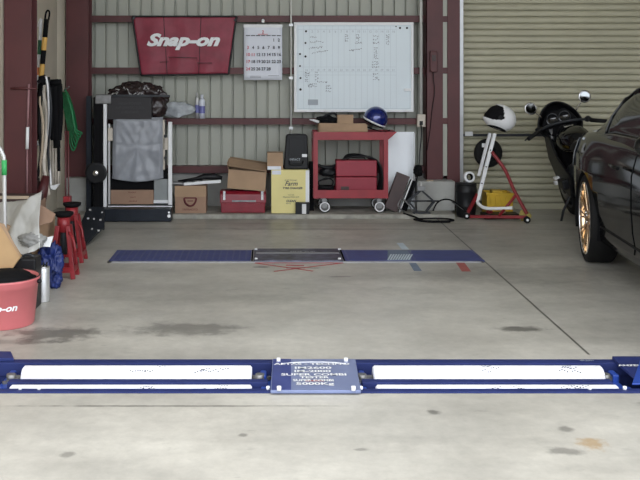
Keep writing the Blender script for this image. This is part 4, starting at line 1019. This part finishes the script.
def cov_(u, v):
    l, r_ = 113-1.2*v, 162.3+.8*v
    px = l+(r_-l)*u; py = 117.5 + v*(61 + 3.2*math.sin(PI*u))
    du, dv = (u-.5), (v-.46)
    ang = math.atan2(du, dv+.001); rad = math.hypot(du, dv)
    fold = .030*noise.noise(Vector((math.cos(ang)*2.3, math.sin(ang)*2.3, 4)))*min(1, rad*2.2)*(1.3 if dv > -.05 else .3) - .05*max(0, .25-rad)*(1 if dv>0 else .6) + .006*noise.noise(Vector((u*8, v*8, 3)))
    du2 = abs(du)
    return Vector((X(px,yh), yh - .005 + fold + .05*(1 if v < .03 else 0) + .025*max(0, abs(du)*2-.86)*6, Z(py,yh)))
MB().grid(60, 48, cov_).build('plastic_cover', 'sheet', ht, solid=.003)
hwc = V(96, 173, 9.55)
hwh = MB().lathe([(.001,-.012),(.03,-.018),(.085,-.010),(.100,-.012),(.104,0),(.100,.012),(.03,.018),(.001,.012)], hwc, (0,1,0), 36).build('handwheel', 'black', ht)
MB().lathe([(.001,-.034),(.02,-.033),(.030,-.024),(.032,-.012)], hwc, (0,1,0), 24).build('hub_cap', 'chrome', hwh)
MB().cyl(hwc, hwc+Vector((0,.10,0)), .02).build('axle', 'steel', hwh)
t = carton('cardboard_box', 'brown carton lying inside the white frame of headlight tester', 110.5, 153.5, 190, 9.66, .2, Z(204.8,yh), 'card2')
b = MB()
for (px,py,s_) in ((132,193,'FRAGILE'),(133,198,'PARTS'),(133,201.8,'HANDLE')): b.text(s_, .02, (X(px,9.66), 9.659, Z(py,9.66)))
b.build('lettering', MATS['brown_print'], t)
t = thing('plastic_bin', 'grey clear plastic bin at right end inside tester frame', 'bin', (X(161,9.66), 9.72, Z(204.8,yh)))
b = MB(); x0,x1 = X(154,9.655), X(168,9.655); za,zb = Z(204.8,yh), Z(179,9.655)
b.box(x0,x1,9.655,9.66,za,zb); b.box(x0,x1,9.80,9.805,za,zb); b.box(x0,x0+.005,9.66,9.80,za,zb); b.box(x1-.005,x1,9.66,9.80,za,zb); b.box(x0,x1,9.655,9.805,za,za+.006); b.build('body', mat('grey_bin', (.26,.28,.28), .35, var=.1), t)
MB().box(x0-.003,x1+.003,9.648,9.656,Z(203.5,yh),Z(200.5,yh)).build('label_strip', 'white', t)
# black box on top + bag
t = thing('equipment_box', 'black box with faint grey print on top of headlight tester', 'box', (X(129,9.68), 9.78, Z(121,yh)))
MB().box(X(107.5,9.64), X(151.5,9.64), 9.64, 9.90, Z(119.5,9.64), Z(97,9.64)).build('carton', mat('black_carton', (.022,.020,.022), .6, var=.1), t, bevel=.004)
b = MB(); yy = 9.639
for (s_, py, sz) in (('HIGH POWER',104.5,.036),('AUTOMATIC TOOL',108.5,.032),('LUBRICANT',113,.032)): b.text(s_, sz, (X(130,yy), yy-.0005, Z(py+.2,yy)))
b.build('lettering', mat('faint_print', (.05,.05,.055), .6), t)
t = thing('bin_bag', 'dark shiny crumpled bin bag heaped behind black box on tester', 'bag', V(138,119,9.95))
MB().blob(V(137,99.5,9.86), (.29,.12,.165), .16, 3.4, sub=5, seed=4, ridge=True).build('heap', 'bag', t)
MB().blob(V(154.5,107,9.80), (.125,.10,.125), .12, 2.4, sub=4, seed=7).build('side_bulge', 'bag', t)
b = MB(); rq = random.Random(5)
for k in range(16):
    px = rq.uniform(113,162); py = 96 - 10*math.sqrt(max(0,1-((px-137)/28)**2))*rq.uniform(.1,.9); p = V(px,py,9.735)
    b.tube([p, p+Vector((rq.uniform(-.02,.02),-.008,rq.uniform(-.02,.015))), p+Vector((rq.uniform(-.035,.035),0,rq.uniform(-.03,.02)))], [.003,.006,.002], 6)
b.build('glint_streak', 'lightmetal', t)  # pale streaks modelled as painted highlights on the shiny bag
MB().bar(V(97,95.5,9.70), V(170,96,9.70), .012, .02).build('cross_rod', 'dgrey', ht)
# clear bag & spray can on rail
RZ = Z(118.5,10.13)
def crk(u, v):
    a = 2*PI*u; k = math.sin(PI*v)**.45
    n_ = 1 + .35*noise.noise(Vector((math.cos(a)*2, math.sin(a)*2, v*5)))
    return Vector((X(160+36*v,10.12), 10.135+.045*math.cos(a)*k*n_, max(RZ+.003, RZ+.09+(.095*math.sin(a)*k*n_)*(1-.35*v))))
MB().grid(28, 30, crk).build('plastic_bag', 'clear', label='crumpled clear plastic bag lying on the wall rail', cat='bag')
def spray(px, pyt, w_, label, mm):
    yy = 10.15; t = thing('spray_can', label, 'spray can', (X(px,yy), yy, RZ))
    r_ = w_; h_ = Z(pyt,yy)-RZ
    MB().lathe([(.001,0),(r_,0),(r_,h_*.72),(r_*.75,h_*.80),(r_*.4,h_*.82),(.001,h_*.82)], (X(px,yy),yy,RZ), seg=24).build('body', mm, t)
    MB().lathe([(.001,h_*.80),(r_*.5,h_*.80),(r_*.5,h_),(.001,h_)], (X(px,yy),yy,RZ), seg=16).build('nozzle_cap', mm, t)
    MB().lathe([(r_+.001,h_*.22),(r_+.001,h_*.52)], (X(px,yy),yy,RZ), seg=24).build('printed_band', 'lav', t)
spray(202, 94.5, .031, 'white spray can with violet print, rightmost on the wall rail', 'can')
spray(197, 92.5, .018, 'slim pale bottle on wall rail between bag and spray can', 'lightmetal')

# ramp plate with bolts
pts = [(74,241),(84.5,247),(104.5,227),(104.5,208.5),(87.5,208.5)]
rp = thing('ramp_plate', 'black steel ramp plate with silver bolts lying before tester', 'plate', (X(88,8.6), 8.6, 0))
def zp(Y_): return max(.006, .006 + (Y_-8.08)*.19)
W_ = []
for px, py in pts:
    Y_ = (CAMZ-.006+8.08*.19)/((py-CY)/1000+.19)
    W_.append((X(px,Y_), Y_))
b = MB(); n = len(W_); vs = [Vector((x_,y_,zp(y_)+.012)) for x_,y_ in W_]+[Vector((x_,y_,zp(y_)-.005)) for x_,y_ in W_]
b._add(vs, [tuple(range(n)), tuple(range(2*n-1,n-1,-1))]+[(i,n+i,n+(i+1)%n,(i+1)%n) for i in range(n)]).build('plate', 'navy', rp)
for px, py in ((90,210),(88,218.5),(94,219),(100.5,220),(92,229),(98.5,230.5),(102,212.5)):
    Y_ = (CAMZ-.021+8.08*.19)/((py-CY)/1000+.19)
    c_ = Vector((X(px,Y_), Y_, zp(Y_)+.008)); MB().cyl(c_, c_+Vector((0,-.002,.014)), .011 if px not in (94,92,102) else .008, seg=12).build('bolt', 'lightmetal', rp)
b = MB(); b.box(X(90,8.9), X(103,8.9), 8.95, 8.99, 0, .158); b.build('support_leg', 'dgrey', rp)

# ------------------------------------------------------------------ left side clutter
def stand(px0, px1, pyt, Y, label):
    xc = X((px0+px1)/2, Y); hw_ = (px1-px0)*Y/2000; h_ = Z(pyt, Y)
    t = thing('jack_stand', label, 'jack stand', (xc, Y+hw_, 0), group='jack stands')
    for sx_ in (-1,1):
        for sy_ in (-1,1):
            MB().bar((xc+sx_*(hw_-.012), Y+hw_+sy_*(hw_-.012), 0), (xc+sx_*.035, Y+hw_+sy_*.035, h_*.80), .030, .026).build('leg', 'redpaint', t, bevel=.003)
    b = MB()
    for s_ in (-1,1):
        q = hw_*.86
        b.box(xc-q, xc+q, Y+hw_+s_*q-.006, Y+hw_+s_*q+.006, h_*.10, h_*.18); b.box(xc+s_*q-.006, xc+s_*q+.006, Y+hw_-q, Y+hw_+q, h_*.10, h_*.18)
    b.build('brace', 'redpaint', t)
    MB().cyl((xc,Y+hw_,h_*.70),(xc,Y+hw_,h_*.93),.045).build('collar', 'redpaint', t)
    MB().cyl((xc,Y+hw_,h_*.35),(xc,Y+hw_,h_*.97),.024).build('ratchet_column', 'dgrey', t)
    MB().lathe([(.001,h_*.93),(.050,h_*.93),(.068,h_*.965),(.068,h_),(.050,h_),(.045,h_*.975),(.001,h_*.975)], (xc,Y+hw_,0), seg=24).build('saddle', 'blackm', t)
    MB().tube([(xc+.04,Y+hw_-.04,h_*.72),(xc+.085,Y+hw_-.09,h_*.60),(xc+.10,Y+hw_-.10,h_*.42)], .010, 8, smooth_path=3).build('lever', 'redpaint', t)
stand(47.5, 74.5, 214, 6.85, 'red jack stand, nearer of the pair, beside the blue sack')
stand(56, 83, 204.5, 7.42, 'red jack stand, farther of the pair, next to black ramp plate')
# bucket
YB_ = 5.685; bc = (X(2.5, YB_), YB_)
bk = thing('bucket', 'coral red plastic bucket with white lettering at lower left', 'bucket', (bc[0], bc[1], 0))
rb, rtp, hb_ = .178, .203, .268
MB().lathe([(.001,0),(rb-.006,0),(rb,.008),(rb+(rtp-rb)*.78,hb_*.82),(rb+(rtp-rb)*.8+.006,hb_*.83),(rtp,hb_-.02),(rtp+.008,hb_-.012),(rtp+.008,hb_),(rtp-.004,hb_),(rtp-.010,hb_-.02),(rb-.006,.01),(.001,.008)], (bc[0],bc[1],0), seg=56).build('body', 'bucket', bk)
def wrapt(x_, y_):
    z_ = .108+y_; r_ = rb+(rtp-rb)*z_/hb_+.0022; a = -PI/2 + x_/r_
    return Vector((bc[0]+r_*math.cos(a+.14), bc[1]+r_*math.sin(a+.14), z_))
MB().text('Snap-on', .052, (0,0,0), off=.0016, shear=.3, fn=wrapt, sx=1.2).build('lettering', 'white', bk)
MB().torus((bc[0],bc[1],hb_-.001), rtp+.003, .0045, (0,0,1), 56).build('rim_ring', 'wood', bk)
MB().blob((bc[0]+rtp+.012, bc[1]-.02, hb_-.026), (.014,.016,.014), .1, sub=2).build('handle_lug', 'black', bk)
MB().blob((bc[0]+.005, bc[1]+.0, .236), (.182,.178,.070), .12, 2.6, sub=4, seed=17).build('black_rags', 'blackm', label='black oily rags filling the coral bucket to its rim', cat='rags')
# silver can
yc = 6.22
t = thing('metal_canister', 'tall slim silver canister standing behind the coral bucket', 'canister', (X(42.5,yc), yc, 0))
hh = Z(266, yc)
MB().lathe([(.001,0),(.043,0),(.044,.006),(.044,hh-.012),(.040,hh-.004),(.001,hh-.004)], (X(42.5,yc),yc,0), seg=32).build('body', 'silver', t)
MB().lathe([(.036,hh-.004),(.044,hh-.004),(.044,hh),(.036,hh)], (X(42.5,yc),yc,0), seg=32).build('rim', 'chrome', t)
b = MB()
for k in range(3): b.cyl((X(40.5+k*3,yc),yc,hh-.004),(X(40.5+k*3,yc),yc+.004*k,hh+.022),.006, seg=8)
b.build('nozzle', 'black', t)
# black charger box
t = thing('battery_charger', 'black machine box with white knob behind the coral bucket', 'charger', (X(21,5.98), 6.05, 0))
MB().box(X(6,5.98), X(35.5,5.98), 5.98, 6.14, 0, Z(259,5.98)).build('case', 'black', t, bevel=.01)
MB().cyl(V(17.5,270.5,5.98), V(17.5,270.5,5.965), .014).build('knob', 'white', t)
MB().tube([V(20,264,6.05), V(25,255,6.05), V(33,256,6.05), V(34,264,6.05)], .008, 8, smooth_path=3).build('handle', 'dgrey', t)
MB().cyl(V(29,272.5,5.98), V(29,272.5,5.97), .007).build('knob', 'steel', t)
# green crate + tilted carton at left edge
MB().box(X(-32,5.93), X(6.5,5.93), 5.93, 5.972, 0, Z(275,5.93)).build('green_crate', mat('green_crate', (.07,.20,.07), .5), label='green plastic crate at left edge behind the coral bucket', cat='crate', bevel=.006)
t = thing('cardboard_box', 'tan cardboard box tilted on the green crate at left edge', 'box', (X(-4,6.0), 5.95, Z(275,5.93)))
b = MB(); P4 = [(-30,262),(8,274.5),(20.5,257),(1,225.5),(-24,214)]
b.prism(P4, 0, .04, lambda a,c,d: V(a,c,5.93)+Vector((0,d,0))).build('carton', mat('tan_carton', (.50,.33,.17), .8, var=.08), t, bevel=.003)
MB().prism([(-22,216),(1,226.5),(20,257),(19.5,254),(4,224)], 0, .005, lambda a,c,d: V(a,c,5.925)+Vector((0,d,0))).build('edge', 'card', t)
# silver hand truck handle at far left
t = thing('hand_truck', 'silver tubular hand truck handle with green tape at left edge', 'hand truck', (X(-4,6.25), 6.25, 0))
MB().tube([(X(4.6,6.25),6.25,.02),V(4.6,220,6.25),V(4.2,165,6.25),V(2.5,154,6.25),V(-2,147,6.25),V(-10,146,6.25),V(-18,150,6.25),V(-20,165,6.25),(X(-20,6.25),6.25,.02)], .013, 12, smooth_path=6).build('frame', 'lightmetal', t)
MB().cyl(V(4.3,175,6.25), V(4.1,160,6.25), .0165).build('green_tape', 'ltgreen', t); MB().cyl(V(-20,175,6.25), V(-19,160,6.25), .0165).build('green_tape', 'ltgreen', t)
MB().box(X(-22,6.25), X(6,6.25), 6.16, 6.26, 0, .012).build('toe_plate', 'lightmetal', t)
# cartons with poly sheet draped
t = thing('cardboard_box', 'large tan carton under plastic sheeting beside the near column', 'box', (X(22,6.7), 6.85, 0))
MB().box(X(-10,6.62), X(38,6.62), 6.62, 7.15, 0, Z(226,6.62)).build('carton', 'card', t, bevel=.004)
b = MB(); b._add([V(38.5,203.5,6.75), V(55.5,214,6.68), V(52,222,6.64), V(38,226,6.62)], [(0,1,2,3)]); b.build('flap', 'card2', t, solid=.006)
def drape(u, v):
    # ridge runs from the far right (41,200) to the front left (14,250)
    a = V(-12, 204, 7.0).lerp(V(42, 198, 6.75), u); c = V(3, 264, 6.42).lerp(V(40, 248, 6.44), u)
    p = a.lerp(c, v)
    p.z += .05*math.sin(PI*v)*(.4+.6*u) - .05*(1-u)**2*v + .05*max(0, 1-abs(u-(1-v)*1.0)*4) + .030*noise.noise(Vector((u*3, v*3, 2))) + .006*noise.noise(Vector((u*9, v*8, 7)))
    p.y += -.05*math.sin(PI*v)*u + .02*noise.noise(Vector((u*4, v*4, 9)))
    return p
MB().grid(44, 40, drape).build('plastic_sheeting', 'polysheet', solid=.003, label='crumpled grey translucent plastic sheeting draped over the carton', cat='plastic sheet')
MB().blob(V(33,240,6.50), (.085,.06,.05), .35, 2.6, sub=4, seed=21).build('grey_cloth', mat('grey_cloth', (.30,.30,.29), .7, var=.2, vscale=12), label='bunched grey cloth on carton right edge under the sheeting', cat='cloth')
t = thing('wooden_tray', 'dark brown wooden tray on the stack at foot of near column', 'tray', (X(15,7.5), 7.5, Z(206,7.5)))
MB().box(X(-8,7.4), X(37,7.4), 7.4, 7.62, Z(203,7.4), Z(197,7.4)).build('body', 'wood', t, bevel=.004)
MB().box(X(-8,7.395), X(29,7.395), 7.39, 7.40, Z(199,7.39), Z(196,7.39)).build('rim', 'tan', t)
MB().box(X(-8,7.4), X(37,7.4), 7.4, 7.7, 0, Z(203,7.4)).build('wooden_crate', 'card2', label='brown crate on floor at foot of the near maroon column', cat='crate', bevel=.004)
# blue sack
t = thing('blue_sack', 'crumpled blue plastic sack with white label beside silver canister', 'sack', (X(52,6.55), 6.6, 0))
MB().blob(V(50,262,6.60), (.075,.06,.125), .30, 2.4, sub=5, seed=31, ridge=True).build('upper_body', 'bluecl', t)
MB().blob((X(55.5,6.62), 6.60, .06), (.045,.05,.075), .35, 2.6, sub=4, seed=33, flatz=-.06).build('lower_body', 'bluecl', t)
b = MB(); b._add([V(43,238,6.52), V(53.5,236,6.52), V(50,247,6.50), V(42,246.5,6.50)], [(0,1,2,3)]); b.build('white_label', 'white', t, solid=.003)
# T bar tool on column, poles, hoses
t = thing('tee_handle_bar', 'long thin T handled bar with white grip hanging on near column', 'bar tool', V(28,196,7.95))
MB().cyl(V(11,88.5,7.985), V(37,88.5,7.985), .010).build('handle', 'maroon', t)
MB().cyl(V(29,84,7.985), V(27.5,128,7.985), .009).build('shaft', mat('faded_pink_steel', (.30,.16,.17), .5), t)
MB().cyl(V(27.6,127,7.98), V(27.2,149,7.98), .013).build('grip', 'white', t)
MB().cyl(V(27.2,149,7.985), V(27,197,7.985), .007).build('lower_rod', MATS['faded_pink_steel'], t)
def striped(name, label, pa, pb, Ya, Yb2, r_, bands):
    A, B0 = V(*pa, Ya), V(*pb, Yb2); L0 = (B0-A).length; B = A + (B0-A)*(A.z/(A.z-B0.z)); kk = L0/(B-A).length; bands = [(a_*kk, (c_*kk if c_ < 1 else 1), m_) for a_, c_, m_ in bands]; t = thing(name, label, 'pole', B)
    MB().tube([A, B], r_*.96, 14).build('pole', bands[0][2], t)
    for (u0, u1, mm) in bands: MB().tube([A.lerp(B,u0), A.lerp(B,u1)], r_, 14, caps=False).build('colour_band', mm, t)
    return t
H_ = 100.
striped('marker_pole', 'black and yellow striped pole leaning at corner among hoses', (46.6,19), (37.5,118), 8.7, 8.7, .022, [(0,.185,'blackm'),(.185,.315,'ystripe'),(.315,.455,'blackm'),(.455,.58,'ystripe'),(.58,1,'blackm')])
striped('marker_pole', 'white and dark green banded pole left of yellow striped pole', (41,19), (38,78), 8.75, 8.75, .016, [(0,.36,'white'),(.36,.60,'dgreen'),(.60,.82,'white'),(.82,.95,'orange'),(.95,1,'white')])
MB().tube([V(45,20,8.7), V(46,13,8.68), V(48,10.5,8.68), V(49.5,13,8.68), V(48.5,20,8.7)], .008, 8, smooth_path=5).build('rope_loop', 'blackm', label='small black rope loop tied on top of striped pole', cat='rope')
MB().tube([V(41,18,8.75), V(38.5,22,8.75), V(38,27,8.75)], .004, 6, smooth_path=4).build('white_string', 'white', label='thin white string looped at white pole top', cat='string')
rq = random.Random(11)
t = thing('hose_bundle', 'bundle of cream and grey cables hanging down in left corner', 'cables', V(45,195,8.45))
for k, (pp, mm, r_) in enumerate((([(45,78),(44,95),(47,115),(46,140),(44,165),(49,195)],'cream',.016), ([(43,80),(40,100),(43,125),(42,150),(40,172),(44,186)],'tan',.011), ([(46,76),(48,92),(49,120),(47,145),(50,170),(51,190)],'lightmetal',.012), ([(42,84),(39,105),(38,128),(41,148),(39,168),(37,180)],'blackm',.012), ([(41,82),(41,98),(39.5,120),(40,135),(42,160)],'rubber',.014), ([(48,80),(51,105),(50,130),(48,150),(50,176)],'dgrey',.010))):
    MB().tube([V(a,c,8.27+.03*math.sin(k*2+i)) for i,(a,c) in enumerate(pp)], r_, 8, smooth_path=6).build('cable', mm, t)
MB().blob(V(43.5,80,8.27), (.045,.04,.04), .2, seed=2).build('tie', 'blackm', t)
MB().box(X(36.5,8.42), X(40,8.42), 8.40, 8.44, Z(146,8.42), Z(141,8.42)).build('plug', 'white', t, bevel=.004)
t = thing('tool_bundle', 'dark red and brown bundle of tools below the hanging cables', 'tools', V(44,200,8.2))
MB().tube([V(46,176,8.25), V(43,190,8.22), V(38,204,8.2)], [.03,.045,.06], 10).build('sleeve', 'maroon', t)
MB().tube([V(36,178,8.28), V(35,190,8.26), V(34,202,8.24)], [.03,.05,.05], 10).build('dark_sleeve', 'wood', t)
b = MB(); b._add([V(50,186,8.25), V(60,184,8.25), V(55,190,8.22), V(51,189,8.22)], [(0,1,2,3)]); b.build('pale_rag', 'white', t, solid=.004)
# beige ribbed scrap hanging behind
MB().grid(20, 8, lambda u,v: V(48+12*u, 86+101*v, 8.85+.0)+Vector((0,.012*math.sin(u*28),0))).build('vinyl_strip', 'cream', solid=.004, label='cream ribbed vinyl curtain strip hanging behind the black straps', cat='curtain')
# black straps
t = thing('hanging_rack', 'black steel rail between corner columns carrying hanging tubes and cables', 'rail', (-1.86, 8.6, 1.3))
MB().cyl((-1.87,8.15,1.34),(-1.87,8.88,1.34),.012).build('rail', 'blackm', t)
t = thing('rubber_straps', 'thick black rubber tubes hung in corner between cables and green hose', 'straps', V(55,165,8.6))
for (pp, r_) in (([(51,84),(50.5,105),(52,125),(54,140)],.030), ([(55,82),(55,105),(56,130),(57,148)],.032), ([(59,84),(60,105),(59.5,125),(58.5,140)],.028), ([(57,130),(58.5,148),(59,171)],.014), ([(47.5,77),(48,90),(49,110)],.022)):
    MB().tube([V(a,c,8.58) for a,c in pp], r_, 10, smooth_path=5, flat=.5).build('strap', 'blackm', t)
MB().cyl(V(50,83,8.56), V(61,82,8.56), .025).build('hanger', 'blackm', t)
# green hose
t = thing('green_hose', 'looped bright green garden hose hanging on the corner column', 'hose', V(71,150,9.3))
for k in range(7):
    o_ = k*1.25
    MB().tube([V(62.5+o_*.5,92,9.84-.02*k), V(64+o_,108,9.84-.02*k), V(68+o_,128,9.84-.02*k), V(70.5+o_*1.5,146-k*2.2,9.84-.02*k), V(74+o_*.8,150-k*2.6,9.84-.02*k), V(77.5-o_*.3,138-k,9.84-.02*k), V(74.5-o_*.3,115,9.84-.02*k), V(69-o_*.2,96,9.84-.02*k), V(65,90,9.84-.02*k)], .0075, 8, smooth_path=6).build('coil', 'green', t)
hk = MB().tube([V(64,91,9.9), V(64,90,9.8), V(67.5,88,9.76)], .006, 8); hk.build('wall_hook', 'steel', t)
MB().tube([V(68.5,88,9.8), V(69,86.5,9.76)], .006, 6).build('hook_tip', 'steel', t)
# red rods
t = thing('steel_rods', 'pair of thin red steel rods standing up behind red jack stands', 'rods', (X(67,7.9), 7.9, 0))
for (a, c) in ((65.5, 66), (68.3, 68.8)): MB().cyl((X(c,7.9),7.9,.0), V(a,131,7.9), .0065, seg=10).build('rod', 'maroon', t)
MB().box(X(64,7.9), X(71,7.9), 7.86, 7.94, Z(205,7.9), Z(196,7.9)).build('socket', 'redpaint', t, bevel=.006)
# black hanging bag near corner left of tester
MB().box(X(86,9.7), X(91,9.7), 9.7, 9.78, PZ, Z(96,9.7)).build('flat_board', 'navy', label='narrow dark board standing between corner column and headlight tester', cat='board', bevel=.004)

# ------------------------------------------------------------------ light, camera, view
w = bpy.data.worlds.new('overcast'); SC.world = w; w.use_nodes = True
nt = w.node_tree; N = nt.nodes; L = nt.links; bg = N['Background']
tc = N.new('ShaderNodeTexCoord'); sp_ = N.new('ShaderNodeSeparateXYZ'); L.new(tc.outputs['Generated'], sp_.inputs[0])
cr = N.new('ShaderNodeValToRGB'); L.new(sp_.outputs[2], cr.inputs[0])
cr.color_ramp.elements[0].position = 0; cr.color_ramp.elements[0].color = (.30,.30,.29,1)
cr.color_ramp.elements[1].position = .04; cr.color_ramp.elements[1].color = (.80,.86,.95,1)
e = cr.color_ramp.elements.new(1); e.color = (1,1,1,1)
L.new(cr.outputs[0], bg.inputs['Color']); bg.inputs['Strength'].default_value = 2.0

cam = bpy.data.cameras.new('camera'); co = bpy.data.objects.new('camera', cam); COL.objects.link(co)
co.location = (0, 0, CAMZ); co.rotation_euler = (PI/2, 0, 0)
cam.sensor_width = 36; cam.lens = F/640*36; cam.shift_x = (320-CX)/640; cam.shift_y = (CY-240)/640
cam.clip_start = .05
SC.camera = co
vs_ = SC.view_settings; vs_.view_transform = 'Standard'; vs_.look = 'None'; vs_.gamma = 1; vs_.use_curve_mapping = False
vs_.exposure = .92
